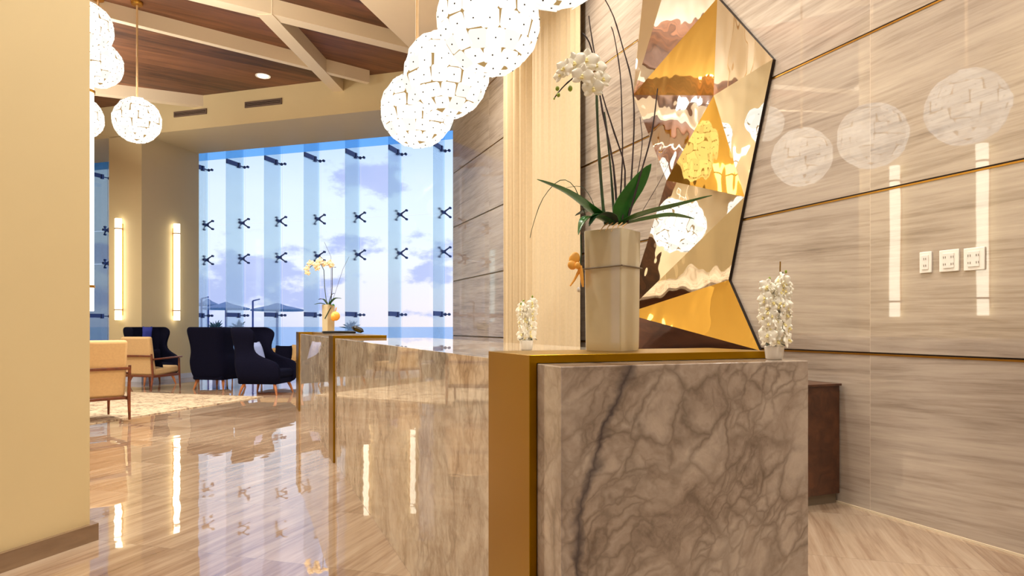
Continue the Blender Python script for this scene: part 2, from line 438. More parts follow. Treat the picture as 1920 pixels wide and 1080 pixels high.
# ================================================================== SETTING
K = 1.1                                           # far scene scale
G0 = Vector((-6.83, 14.7, 0)) * K                 # left end of the big window on the glass line
GA = G0.dot(GG); NA = G0.dot(GN)                  # glass line: n = NA
NF = NA - 1.52 * K                                # front plane of pier and header
ZS = H + 3.765 * K                                # recess soffit
ZC = H + 4.39 * K                                 # timber ceiling
ZD = 5.6                                          # plaster soffit above the desk
UE = 12.49                                        # end of stone wall
NK = NA + .555 * K + .16                          # outer skin of the glass front

struct(MB().gnbox(-9, 17, -10, NK, -.2, 0).build('floor', M['floor'], smooth=0))
struct(MB().gnbox(-9, 17, -10, NK, ZC, ZC + .2).build('ceiling', M['ceil_wood'], smooth=0))
# stone wall in bands with recessed metal joints
JZ = [1.024, 2.066, 3.10, 4.14, 5.18]
wr = MB(); z0 = 0
for z in JZ + [ZC + .02]:
    top = z - .010 if z in JZ else z
    wr.uvbox(-5, UE, VW, VW + .25, z0, top); z0 = z + .010
wr.uvbox(-5, UE - .05, VW + .02, VW + .24, 0, ZC)
struct(wr.build('wall_right', M['wallstone'], smooth=0))
ti = 1
for z in JZ:
    t = MB(); t.uvbox(-4.9, UE - .01, VW + .004, VW + .03, z + .001, z + .010)
    d = t.build('trim_%d' % ti, M['dark'], smooth=0); struct(d); ti += 1
    t = MB(); t.uvbox(-4.9, UE - .01, VW - .003, VW + .03, z - .010, z + .0005)
    d = t.build('trim_%d' % ti, M['brass'], smooth=0); struct(d); ti += 1
struct(MB().uvbox(7.200, 7.220, VW - .02, VW + .02, 0, ZD).build('trim_%d' % ti, M['dark'], smooth=0)); ti += 1
# floor line of the stone wall
struct(MB().uvbox(-5, UE, VW - .006, VW + .01, 0, .012).build('baseboard_right', M['paint_light'], smooth=0))
struct(MB().uvbox(-5.2, -5, -12, VW + .25, 0, ZC + .02).build('wall_back', M['paint'], smooth=0))
struct(MB().gnbox(16.8, 17, -10, NK, 0, ZC + .02).build('wall_left', M['paint'], smooth=0))
# header / soffit over the windows
hb = W(0, VW, 0)
s_int = None
def line_int(p, d, q, e):
    den = d.x * e.y - d.y * e.x; t_ = ((q.x - p.x) * e.y - (q.y - p.y) * e.x) / den; return p + d * t_
pr = line_int(GW(0, NF), GG, W(0, VW + .02), DU)
foot = [GW(16.8, NF), pr, W(UE - .1, VW + .02), W(UE - .1, VW + .2), GW(1.5, NF + .6), GW(1.5, NA), GW(16.8, NA)]
struct(MB().prism([tuple(p)[:2] for p in foot], ZS, ZC + .02).build('wall_front', M['paint'], smooth=0))
struct(MB().gnbox(1.0, 16.8, NA - .01, NK, ZS + .42, ZC + .02).build('wall_front_head', M['paint'], smooth=0))
# pier between the windows
PG0, PG1 = GA, GA + .82 * K
struct(MB().gnbox(PG0, PG1, NF, NA + .01, 0, ZS + .02).build('wall_pier', M['paint'], smooth=0))
struct(MB().gnbox(PG0 - .015, PG1 + .015, NF - .015, NA - .02, 0, .11).build('baseboard_pier', M['deck'], smooth=0))
# plaster soffit above the reception desk
ea = at_z(674, 0, ZD); eb = at_z(766, 88, ZD); ed = (eb - ea).normalized()
e0 = ea - ed * 16; e1 = line_int(ea, ed, GW(0, NF), GG) - ed * .02
pc = line_int(GW(0, NF - .02), GG, W(0, VW - .01), DU)
struct(MB().prism([tuple(p)[:2] for p in (e0, e1, pc, W(-5, VW - .0))], ZD, ZC + .02).build('ceiling_desk_soffit', M['paint_light'], smooth=0))

# foreground pillar at the left, its far faces turned to the lobby
Bc = on_floor(185, 1012)
P0 = Bc + GG * .03 - GN * .03
P1 = Vector((-3.19, 4.30, 0)); P2 = Vector((-4.20, 6.70, 0))
pf = [P0, P1, P2, Vector((-5.6, 6.6, 0)), Vector((-5.2, 1.5, 0)), P0 - GN * 4.3 + GG * 1.0, P0 - GN * 4.3]
struct(MB().prism([tuple(p)[:2] for p in pf], 0, ZC + .02).build('wall_pillar', M['paint'], smooth=0))
bf = [Bc, Bc - GN * 4.3, Bc - GN * 4.3 + GG * .05, P0 + GG * .02 - GN * .05, P1 + Vector((.0, -.03, 0)), P1 + Vector((.03, .04, 0))]
struct(MB().prism([tuple(p)[:2] for p in bf], 0, .095).build('baseboard_left', M['base_stone'], smooth=0))

# ceiling beams
def beam(p, q, w, zb, name):
    p = Vector((p.x, p.y, 0)); q = Vector((q.x, q.y, 0)); d = (q - p).normalized(); s = Vector((-d.y, d.x, 0))
    return struct(MB().prism([tuple(a)[:2] for a in (p, q, q + s * w, p + s * w)], zb, ZC + .01).build(name, M['paint_light'], smooth=0))
zb = H + 4.18 * K
def beam_px(f1, f2, nt, pre, post, name):
    """far bottom edge through two sight lines, near top edge through a third"""
    a = at_z(*f1, zb); b = at_z(*f2, zb); a.z = b.z = 0; d = (b - a).normalized(); sd = Vector((d.y, -d.x, 0))
    t_ = at_z(*nt, ZC); t_.z = 0; w = abs((t_ - a).dot(sd))
    p, q = a - d * pre, b + d * post
    return struct(MB().prism([tuple(x)[:2] for x in (p, q, q + sd * w, p + sd * w)], zb, ZC + .01).build(name, M['paint_light'], smooth=0))
beam_px((400, 87), (688, 158), (540, 92), 5.0, .0, 'trim_%d' % ti); ti += 1
beam_px((479, 31), (759, 99), (626, 27), 5.0, .5, 'trim_%d' % ti); ti += 1
beam_px((282, 192), (450, 212), (312, 170), 4.0, .0, 'trim_%d' % ti); ti += 1
a = at_z(482, 31, H + 4.15 * K); b = at_z(627, 182, H + 4.11 * K)
a2 = at_z(512, 40, H + 4.15 * K)
d = (b - a).normalized(); b = b + d * .05
beam(b, a + d * .0, .23, zb - .012, 'trim_%d' % ti); ti += 1

# vents on the header, recessed light on the timber ceiling
def header_pt(px, py):
    rx = (px - 960) / F
    # n = NF plane
    Y = NF / (GN.x * rx + GN.y); return at(px, py, Y)
for k, (x0, y0, x1, y1, yb, lab) in enumerate(((327, 210, 388, 204, 220, 'left dark slotted air vent on cream header, near the hanging globe'), (460, 192, 529, 184, 203, 'right dark slotted air vent on cream header, beside the beam end'))):
    a = header_pt(x0, y0); b = header_pt(x1, y1); hgt = a.z - header_pt(x0, yb).z
    zt = (a.z + b.z) / 2; gl = a.dot(GG); gr = b.dot(GG)
    t = thing('air_vent', lab, 'vent', GW((gl + gr) / 2, NF, zt - hgt), 0, None)
    X = Vector(GG); c = GW(0, 0)
    w = abs(gl - gr)
    MB().box(Vector((0, 0, hgt / 2)) - GN * .004, (w, .006, hgt), GG, GN).build('backing', M['dark'], t, 0)
    fr = MB()
    fr.box(Vector((0, 0, .008)) - GN * .012, (w, .022, .016), GG, GN); fr.box(Vector((0, 0, hgt - .008)) - GN * .012, (w, .022, .016), GG, GN)
    for s in (-1, 1): fr.box(Vector((0, 0, hgt / 2)) - GN * .012 + GG * s * (w / 2 - .008), (.016, .022, hgt), GG, GN)
    fr.build('frame', M['vent'], t, 0)
    sl = MB()
    for i in range(3): sl.box(Vector((0, 0, hgt * (i + 1) / 4)) - GN * .012, (w - .03, .012, .012), GG, GN)
    sl.build('slats', M['vent'], t, 0)
p = at_z(493, 142, ZC)
t = thing('recessed_downlight', 'small round white downlight set in the dark timber ceiling', 'ceiling light', p)
MB().lathe([(.0, -.005), (.13, -.005), (.14, -.012), (.14, 0)], 28).build('rim', M['white_plastic'], t)
MB().lathe([(.0, -.016), (.09, -.016), (.10, -.008), (.10, -.004)], 28).build('lens', M['lamp_glow'], t)

# ------------------------------------------------------------------ glass walls
ZR1, ZR2 = H + 2.297 * K, H + 1.504 * K
ZB1, ZB0 = H + 3.55 * K, H + .243 * K
FD = .555 * K; NS = NA + FD - .06; ZT = ZS + .42
def facade(name, svals, s_min, s_max):
    root = bpy.data.objects.new(name, None); COL.objects.link(root); struct(root)
    root.location = GW(GA - (s_min + s_max) / 2, NS, 0); o0 = root.location.copy()
    def L(s, n, z): 
        p = GW(GA - s, NS + n, z) - o0; return p
    edges = [s_min] + [s for s in svals if s_min < s < s_max] + [s_max]
    for i in range(len(edges) - 1):
        for zlo, zhi in ((.02, ZR2), (ZR2, ZR1), (ZR1, ZT)):
            c = L((edges[i] + edges[i + 1]) / 2, .12, (zlo + zhi) / 2)
            MB().box(c, (edges[i + 1] - edges[i] - .010, .012, zhi - zlo - .010), GG, GN).build('glass_pane', M['glass'], root, 0)
    fr = MB(); fr.box(L((s_min + s_max) / 2, .12, .01), (s_max - s_min, .08, .02), GG, GN)
    fr.build('bottom_channel', M['deck'], root, 0)
    fr = MB(); fr.box(L((s_min + s_max) / 2, .20, (H + 3.81 * K + ZT) / 2), (s_max - s_min, .06, ZT - H - 3.81 * K), GG, GN)
    fr.build('top_pane', M['blue_frame'], root, 0)
    for s in svals:
        if s < s_min + .02 or s > s_max - .02: continue
        fin = MB().box(L(s, .06 - FD / 2 - .0, ZT / 2), (.02, FD, ZT - .01), GG, GN).build('glass_fin', M['fin_glass'], root, 0)
        for zb_ in (ZB1, ZB0):
            b = MB()
            b.box(L(s, .06 - FD + .20, zb_ + .01), (.035, .37, .10), GG, GN)
            b.box(L(s, .06 - FD + .44, zb_ + .0), (.06, .06, .12), GG, GN)
            b.tube([L(s, .06 - FD + .44, zb_), L(s - .0, .10, zb_)], .012, 8)
            b.tube([L(s, .085, zb_), L(s, .112, zb_)], .035, 12)
            b.tube([L(s + .10, .07, zb_), L(s + .10, .112, zb_)], .03, 12)
            b.tube([L(s, .08, zb_), L(s + .10, .09, zb_)], .011, 8)
            b.build('fin_bracket', M['steel'], fin)
        for zr in (ZR1, ZR2):
            b = MB()
            b.tube([L(s, -.09, zr), L(s, .07, zr)], .032, 10)
            for sx in (-1, 1):
                for sz in (-1, 1):
                    b.tube([L(s, .02, zr), L(s + sx * .06, .03, zr + sz * .045), L(s + sx * .125, .07, zr + sz * .10)], [.024, .018, .015], 8)
                    b.tube([L(s + sx * .125, .06, zr + sz * .10), L(s + sx * .125, .112, zr + sz * .10)], .026, 10)
            b.build('spider_fitting', M['steel'], fin)
    return root
SV = [K * (-.243 + .965 * k) for k in range(-8, 9)]
facade('window_1', [s for s in SV if s > -.4], -.42, 7.6)
facade('window_2', [s for s in SV if s < -.5], -(16.8 - GA), -.44)

# ------------------------------------------------------------------ outside
struct(MB().gnbox(-30, 60, NK, 30, -.3, -.01).build('terrace', M['deck'], smooth=0))
struct(MB().gnbox(-6, 40, NA + 3.2, 27.5, -.012, .0).build('pool', M['pool'], smooth=0))
sea = MB(); sea.add([GW(-4000, 31, -4), GW(4000, 31, -4), GW(4000, 6000, -4), GW(-4000, 6000, -4)], [[0, 1, 2, 3]])
struct(sea.build('sea', M['sea'], smooth=0))
def parasol(px, py_top, wpx, Y, lab):
    top = at(px, py_top, Y); r = wpx / 2 / F * Y; h = .26
    t = thing('beach_parasol', lab, 'parasol', (top.x, top.y, -.01), 0, None)
    z = top.z + .01
    MB().tube([(0, 0, 0), (0, 0, z - .08)], .05, 8).build('pole', M['steel'], t)
    rp = random.Random(int(px))
    prof = [(.03, z), (r * .35, z - h * .42), (r * .8, z - h * .8), (r, z - h), (r * .98, z - h - .06), (r * .7, z - h * .85), (.04, z - h * .35)]
    MB().lathe(prof, 20).build('canopy', M['thatch'], t)
parasol(424, 566, 84, 27.5, 'pointed thatch beach parasol seen through glass above the high black chair back')
parasol(520, 568, 96, 26.5, 'pointed thatch beach parasol seen through glass above the side-on black chair')
parasol(368 + 22, 560, 40, 29.5, 'small thatch parasol seen through the leftmost strip of the big window')
def shrub(px, py, Y, r, lab):
    p = at(px, py, Y)
    t = thing('agave_shrub', lab, 'shrub', (p.x, p.y, -.01))
    m = MB(); rr = random.Random(int(px * 3))
    for k in range(26):
        a = rr.uniform(0, 2 * pi); e = rr.uniform(.25, 1.35); l = r * rr.uniform(.7, 1.1)
        d = Vector((cos(a) * cos(e), sin(a) * cos(e), sin(e)))
        m.tube([(0, 0, p.z - r * .5), Vector((0, 0, p.z - r * .5)) + d * l * .55, Vector((0, 0, p.z - r * .5)) + d * l + Vector((0, 0, -.1 * l))], [.05 * r, .06 * r, .005], 5)
    m.build('blades', M['shrub'], t)
    MB().lathe([(r * .25, 0), (r * .32, (p.z - r * .5)), (r * .1, p.z - r * .45)], 12).build('trunk', M['thatch'], t)
shrub(446, 606, 20, .34, 'spiky plant on the terrace just above the high black chair back')
shrub(658, 606, 21, .36, 'spiky plant on the terrace just right of the far orchid vase')
shrub(405, 607, 22, .38, 'spiky plant on the terrace at the left of the big window')

# lamp poles on the terrace
def pole(px, Y, ytop, lab):
    p = at(px, ytop, Y); t = tag(MB().tube([(p.x, p.y, -.01), (p.x, p.y, p.z)], .035, 8).tube([(p.x, p.y, p.z), (p.x + .25, p.y, p.z + .06)], .025, 6).build('lamp_post', M['steel'], loc=(p.x, p.y, -.01)), lab, 'lamp post')
pole(474, 24, 564, 'thin dark post on the terrace between the two parasols')
pole(378, 24, 560, 'thin dark post on the terrace at the left edge of the big window')
# low maroon sofa beyond the second window
c = GW(15.2, NA + 1.9, -.01)
c = Vector((-.612 * 19.2, 19.2, -.01))
t = thing('terrace_sofa', 'maroon outdoor sofa beyond the narrow window strip by the pillar', 'sofa', c)
MB().box((0, 0, .22), (1.5, .8, .30)).build('seat', M['maroon_fabric'], t, 40, .04)
MB().box((0, .34, .55), (1.5, .2, .42)).build('backrest', M['maroon_fabric'], t, 40, .05)
for sx in (-.66, .66):
    MB().box((sx, -.05, .42), (.16, .72, .3)).build('armrest', M['maroon_fabric'], t, 40, .04)
    for sy in (-.32, .32): MB().tube([(sx, sy, 0), (sx, sy, .1)], .03, 8).build('leg', M['dark'], t)

# ================================================================== RECEPTION DESK
desk = thing('reception_desk', 'long near reception desk with veined marble end and gold inverted-U frame', 'reception desk', W(3.6, 1.17, 0))
dl = desk.location.copy()
def part(mb, name, mat, parent, off, bevel=0, smooth=0):
    for i, p in enumerate(mb.v): mb.v[i] = p - off
    return mb.build(name, mat, parent, smooth, bevel)
ZM = 1.096
part(MB().uvbox(1.567, 1.722, .764, 1.596, 0, ZM), 'end_block', M['marble'], desk, dl, .003)
part(MB().uvbox(1.722, 2.058, .78, 1.57, 0, ZM - .002), 'carcass', M['desk_marble'], desk, dl)
part(MB().uvbox(2.058, 6.07, .757, .80, 0, ZM), 'front_panel', M['desk_marble'], desk, dl, .002)
part(MB().uvbox(2.058, 6.07, .80, 1.59, ZM - .04, ZM), 'worktop', M['desk_marble'], desk, dl, .002)
part(MB().uvbox(2.06, 6.07, 1.50, 1.56, 0, ZM - .04), 'back_panel', M['cab_wood'], desk, dl)
gf = MB(); TG = .023
def ushape(mb, u0, u1, v0, v1, z1, t_):
    """inverted U extruded along u, one closed profile"""
    prof = [(v0, 0), (v0, z1), (v1, z1), (v1, 0), (v1 - t_, 0), (v1 - t_, z1 - t_), (v0 + t_, z1 - t_), (v0 + t_, 0)]
    n = 8; vs = [W(u0, a, b) for a, b in prof] + [W(u1, a, b) for a, b in prof]
    fs = [[i, (i + 1) % n, n + (i + 1) % n, n + i] for i in range(n)]
    for o_ in (0, n):
        for q in ([0, 1, 6, 7], [1, 2, 5, 6], [2, 3, 4, 5]): fs.append([o_ + x for x in (q if o_ else q[::-1])])
    mb.add(vs, fs)
ushape(gf, 1.722, 2.058, .741, 1.612, 1.12, TG)
part(gf, 'gold_frame', M['gold'], desk, dl, .0015)['label'] = 'satin gold inverted-U frame'

far = thing('reception_desk', 'far reception desk by the window, with gold legs and orchid vase on top', 'reception desk', W(8.3, 1.0, 0))
fl = far.location.copy()
part(MB().uvbox(6.40, 9.95, .757, .80, 0, ZM), 'front_panel', M['desk_marble'], far, fl, .002)
part(MB().uvbox(6.40, 9.95, .80, 1.22, ZM - .04, ZM - .001), 'worktop', M['desk_marble'], far, fl)
part(MB().uvbox(6.40, 9.95, 1.14, 1.18, 0, ZM - .045), 'back_panel', M['cab_wood'], far, fl)
gf = MB(); ushape(gf, 6.083, 6.40, .741, 1.213, 1.12, .03); part(gf, 'gold_frame', M['gold'], far, fl, .0015)
gf = MB(); ushape(gf, 9.95, 10.45, .741, 1.213, 1.12, .03); part(gf, 'gold_frame', M['gold'], far, fl, .0015)
part(MB().uvbox(6.40, 9.95, .93, 1.213, ZM, 1.12), 'gold_top', M['gold'], far, fl, .001)
part(MB().uvbox(6.11, 6.38, .775, 1.18, 0, ZM - .01), 'carcass', M['cab_wood'], far, fl)
part(MB().uvbox(9.97, 10.40, .775, 1.18, 0, ZM - .01), 'carcass', M['cab_wood'], far, fl)

# low black device on the far desk
p = W(7.3, 1.07, 1.12)
t = thing('desk_terminal', 'slim black device with rounded raised end lying on far desk top', 'device', p, atan2(DV.y, DV.x))
MB().box((-.12, 0, .0185), (.34, .10, .028)).build('base', M['black_plastic'], t, 40, .008)
MB().pillow((.075, 0, .050), .13, .11, .058, Matrix.Rotation(radians(24), 3, 'Y')).build('handset', M['black_plastic'], t)

# dark cabinet at the stone wall
cab = thing('storage_cabinet', 'low dark wood cabinet against the stone wall behind the desk end', 'cabinet', W(5.0, 3.45, 0))
cl = cab.location.copy()
part(MB().uvbox(3.42, 6.5, 3.18, VW - .012, .07, .80), 'body', M['cab_wood'], cab, cl, .003)
part(MB().uvbox(3.45, 6.5, 3.22, VW - .012, 0, .07), 'plinth', M['cord'], cab, cl)
part(MB().uvbox(3.40, 6.5, 3.16, VW - .012, .80, .815), 'top', M['cab_wood'], cab, cl, .002)
for k in range(4):
    u0 = 3.46 + k * .75
    d = part(MB().uvbox(u0, u0 + .73, 3.162, 3.18, .09, .79), 'door', M['cab_wood'], cab, cl, .002)
    MB().tube([W(u0 + .66, 3.145, .45) - cl, W(u0 + .66, 3.145, .6) - cl], .007, 8).tube([W(u0 + .66, 3.145, .46) - cl, W(u0 + .66, 3.163, .46) - cl], .005, 6).tube([W(u0 + .66, 3.145, .59) - cl, W(u0 + .66, 3.163, .59) - cl], .005, 6).build('handle', M['brass'], d)

# outlets
for k, (px, w, lab) in enumerate(((1737, .075, 'narrow white wall plate, leftmost and smallest of the three on the stone wall'), (1781, .115, 'middle white socket plate of the three on the stone wall'), (1828, .115, 'right white socket plate, beside the tall light reflection on the stone wall'))):
    c = on_wall(px, 492 - k * 3.2, 0)
    t = thing('wall_socket', lab, 'socket', c, atan2(DU.y, DU.x), None)
    MB().box((0, .005, 0), (w, .01, .125)).build('plate', M['white_plastic'], t, 40, .003)
    ins = MB().box((0, .011, 0), (w * .55, .006, .085)).build('insert', M['white_ceramic'], t, 40, .001)
    for sx in ((0,) if k == 0 else (-.2, .2)):
        for sz in (-.02, .02):
            for q in (-.006, .006): MB().box((sx * w + q, .0145, sz), (.003, .002, .012)).build('slot', M['plate_slot'], ins, 0)

# ================================================================== CURTAIN
cu0, cu1 = 7.01, 9.36
def curtain():
    n = 150; zs = [0.005, .4, 1.2, 2.4, 3.6, 4.6, ZD - .02]
    rr = random.Random(3); vs = []; fs = []
    def prof(s, z):
        u = cu0 + (cu1 - cu0) * s
        k = min(1, max(.16, (s - .52) / .14))
        a = .055 * k * sin(s * 118 + .5 * sin(s * 17) + .05 * z) + .012 * sin(s * 45 + 1)
        return W(u, VW - .12 + a, z)
    for side in (0, 1):
        for z in zs:
            for i in range(n + 1): vs.append(prof(i / n, z) + DV * (.008 * side))
    m = (n + 1); tot = m * len(zs)
    for j in range(len(zs) - 1):
        for i in range(n):
            q = [j * m + i, j * m + i + 1, (j + 1) * m + i + 1, (j + 1) * m + i]
            fs.append(q); fs.append([tot + x for x in q[::-1]])
    mb = MB(); mb.add(vs, fs)
    c = W((cu0 + cu1) / 2, VW - .12, 0)
    return mb.build('curtain', M['curtain'], None, 60, loc=c)
tag(curtain(), 'full-height cream curtain hanging against the stone wall behind the desk', 'curtain')

# ================================================================== FACETED SCULPTURE
sv = {
 'T': (1345, -4, .04), 'TL': (1279, -130, .12), 'TA': (1218, -130, .0), 'L1': (1187, 178, .18), 'L0': (1184, 178, .0),
 'M': (1338, 179, .12), 'R1': (1449, 111, .03), 'K': (1250, 338, .20), 'R2': (1396, 369, .03), 'R3': (1366, 525, .03),
 'R4': (1424, 657, .03), 'S': (1172, 588, .50), 'B': (1178, 668, .02)}
SP = {k: on_wall(*v) for k, v in sv.items()}
scl = on_wall(1320, 560, .02)
sculpt = thing('wall_sculpture', 'tall faceted mirror and gold sculpture mounted on the stone wall', 'sculpture', scl)
def facet(keys, mat, lab):
    ps = [SP[k] - scl for k in keys]
    n = (ps[1] - ps[0]).cross(ps[2] - ps[0]).normalized()
    if n.dot(DV) > 0: n = -n
    back = [q - n * .006 for q in ps]; m = MB()
    k = len(ps)
    m.add(ps + back, [list(range(k)), list(range(k, 2 * k))[::-1]] + [[i, (i + 1) % k, k + (i + 1) % k, k + i] for i in range(k)])
    o = m.build('facet', mat, sculpt, 0); o['label'] = lab
for ks, mt, lb in ((('TL', 'T', 'L1'), 'silver_mirror', 'top mirror facet'), (('TA', 'TL', 'L1', 'L0'), 'champagne_mirror', 'slim side facet'), (('T', 'M', 'L1'), 'gold_mirror', 'upper gold facet'),
    (('T', 'R1', 'M'), 'champagne_mirror', 'upper right champagne facet'), (('M', 'R1', 'R2'), 'silver_mirror', 'right silver facet'), (('M', 'R2', 'K'), 'gold_mirror', 'centre gold facet'),
    (('L1', 'M', 'K'), 'silver_mirror', 'left dark mirror facet'), (('K', 'R2', 'S'), 'silver_mirror', 'large silver facet'), (('R2', 'R3', 'S'), 'champagne_mirror', 'lower champagne facet'),
    (('S', 'R3', 'R4'), 'gold_mirror', 'bottom gold facet'), (('S', 'R4', 'B'), 'silver_mirror', 'under-side mirror facet')):
    facet(ks, M[mt], lb)
rim = MB(); outl = ['T', 'R1', 'R2', 'R3', 'R4', 'B', 'S', 'K', 'L1', 'TL']
for i in range(len(outl)):
    a_, b_ = SP[outl[i]] - scl, SP[outl[(i + 1) % len(outl)]] - scl
    def flat(q): 
        w = q + scl; dd = VW + .0 - w.dot(DV); return q + DV * (dd - .001)
    # dark skirt from facet edge to wall, its colour standing in for the shadow gap
    rim.add([a_, b_, flat(b_) , flat(a_)], [[0, 1, 2, 3]])
rim.build('shadow_gap_skirt', M['dark'], sculpt, 0)

# ================================================================== PENDANT GLOBES
GR = .33
def globe_parts(root, zc, ztop):
    rr = random.Random(11)
    m = MB(); step = radians(19.5)
    lat = -radians(78)
    rows = 9
    for r in range(rows):
        la = -radians(76) + radians(152) * r / (rows - 1)
        n = max(4, int(round(2 * pi * cos(la) / step)))
        ph = rr.uniform(0, 2 * pi)
        for k in range(n):
            lo = ph + 2 * pi * k / n + rr.uniform(-.03, .03); l2 = la + rr.uniform(-.025, .025)
            nn = Vector((cos(l2) * cos(lo), cos(l2) * sin(lo), sin(l2)))
            e = Vector((-sin(lo), cos(lo), 0)); u = nn.cross(e)
            rot = rr.uniform(-.10, .10); e2 = e * cos(rot) + u * sin(rot); u2 = nn.cross(e2)
            tl = (nn + e * rr.uniform(-.07, .07) + u * rr.uniform(-.07, .07)).normalized()
            c = nn * GR * rr.uniform(.965, 1.0)
            m.cur = 0
            e3 = (e2 - tl * e2.dot(tl)).normalized(); u3 = tl.cross(e3)
            w = .114 * rr.uniform(.93, 1.04); hh = .111 * rr.uniform(.93, 1.04)
            q = w / 2; h2 = hh / 2; ch = .012
            poly = [(-q + ch, -h2), (q - ch, -h2), (q, -h2 + ch), (q, h2 - ch), (q - ch, h2), (-q + ch, h2), (-q, h2 - ch), (-q, -h2 + ch)]
            top = [c + e3 * a + u3 * b + tl * .002 for a, b in poly]; bot = [c + e3 * a + u3 * b - tl * .002 for a, b in poly]
            N = 8
            m.add(top + bot, [list(range(N)), list(range(N, 2 * N))[::-1]] + [[i, N + i, N + (i + 1) % N, (i + 1) % N] for i in range(N)])
            m.cur = 1
            m.box(c + tl * .004, (.008, .008, .006), e3, u3, tl)
    for i in range(len(m.v)): m.v[i] = m.v[i] + Vector((0, 0, zc))
    sh = m.build('shade', [M['globe_tile'], M['dark']], root, 0)
    core = MB().ball((0, 0, zc), GR * .93, 32, 20).build('inner_globe', M['globe_core'], root)
    MB().tube([(0, 0, zc + GR * .93), (0, 0, ztop)], .014, 8).build('cord', M['cord_brass'], root)
    MB().lathe([(.005, ztop - .05), (.075, ztop - .045), (.085, ztop - .02), (.085, ztop)], 24).build('canopy', M['brass'], root)
def pendant(loc, ztop, label, group):
    t = thing('pendant_lamp', label, 'pendant lamp', loc, 0, group)
    globe_parts(t, 0, ztop - loc[2]); return t
gl = ['lowest-left of the four overlapping lit globe pendants, beside the big window', 'second from left of the overlapping lit globe pendants above the desk',
      'third and largest fully seen lit globe pendant above the desk', 'lit globe pendant at the top edge, right of the large globe']
g0 = None
for k, u in enumerate((6.05, 5.10, 4.12, 3.10)):
    loc = W(u, 1.485, 3.17)
    if g0 is None: g0 = pendant(loc, ZD, gl[0], 'globe pendants in a row above the desk')
    else:
        c = copy_thing(g0, loc, u * 1.7, gl[k])
# left cluster hung from the timber ceiling
pa = at_z(257, 4, ZC); pa = Vector((pa.x, pa.y, H + (HZ - 226) / F * pa.y))
g1 = pendant(pa, ZC, 'single lit globe pendant on a long cord before the timber ceiling', 'globe pendants in the lobby')
for (px, py, Y, lab) in ((184, 121, 9.9, 'lower of two stacked lit globes half hidden by the left pillar'), (160, 52, 8.9, 'upper of two stacked lit globes half hidden by the left pillar'), (150, 221, 10.6, 'lit globe sliver left of the long-cord pendant, mostly behind the pillar')):
    q = at(px, py, Y); t = thing('pendant_lamp', lab, 'pendant lamp', q, px * .01, 'globe pendants in the lobby')
    for ch in [x for x in bpy.data.objects if x.parent == g0 and x.name.split('.')[0] in ('shade', 'inner_globe')]:
        c = ch.copy(); COL.objects.link(c); c.parent = t
    zt = ZC - q.z
    MB().tube([(0, 0, GR * .93), (0, 0, zt)], .014, 8).build('cord', M['cord_brass'], t)
    MB().lathe([(.005, zt - .05), (.075, zt - .045), (.085, zt - .02), (.085, zt)], 24).build('canopy', M['brass'], t)

# ================================================================== SCONCES
ZL0, ZL1 = 1.34, 3.54
def sconce(pos, nrm, label, group='tall tube sconces'):
    """pos: point on wall, nrm: out of the wall"""
    nrm = Vector(nrm).normalized(); rz = atan2(nrm.y, nrm.x)
    t = thing('wall_sconce', label, 'wall lamp', (pos.x, pos.y, ZL0), rz, group)
    L = ZL1 - ZL0
    MB().lathe([(.0, 0), (.068, 0), (.068, L), (.0, L)], 20, (.085, 0, 0)).build('tube_diffuser', M['tube_glow'], t)
    for z in (.22, L - .22):
        MB().lathe([(.070, z - .012), (.078, z - .012), (.078, z + .012), (.070, z + .012)], 20, (.085, 0, 0)).box((.01, 0, z), (.03, .05, .024)).build('ring', M['brass'], t)
    MB().box((.006, 0, L / 2), (.012, .08, L - .2)).build('back_plate', M['brass'], t, 0)
    return t
sp = header_pt(228, 500); sconce(Vector((sp.x, sp.y, 0)), -GN, 'tall lit tube sconce on the front of the cream pier, left of the pair')
rx = (326 - 960) / F
tt = (G0.x - rx * G0.y) / (GN.x - rx * GN.y); q = G0 - GN * tt
sconce(q, -GG, 'tall lit tube sconce on the shaded side of the pier next to the big window')
pn = Vector((P2 - P1)); pn = Vector((pn.y, -pn.x, 0)).normalized()
for fr_, lab in ((.24, 'lit sconce behind the left pillar, mirrored as right tall streak on the stone wall'), (.73, 'lit sconce behind the left pillar, mirrored as left tall streak on the stone wall')):
    sconce(P1 + (P2 - P1) * fr_, pn, lab)

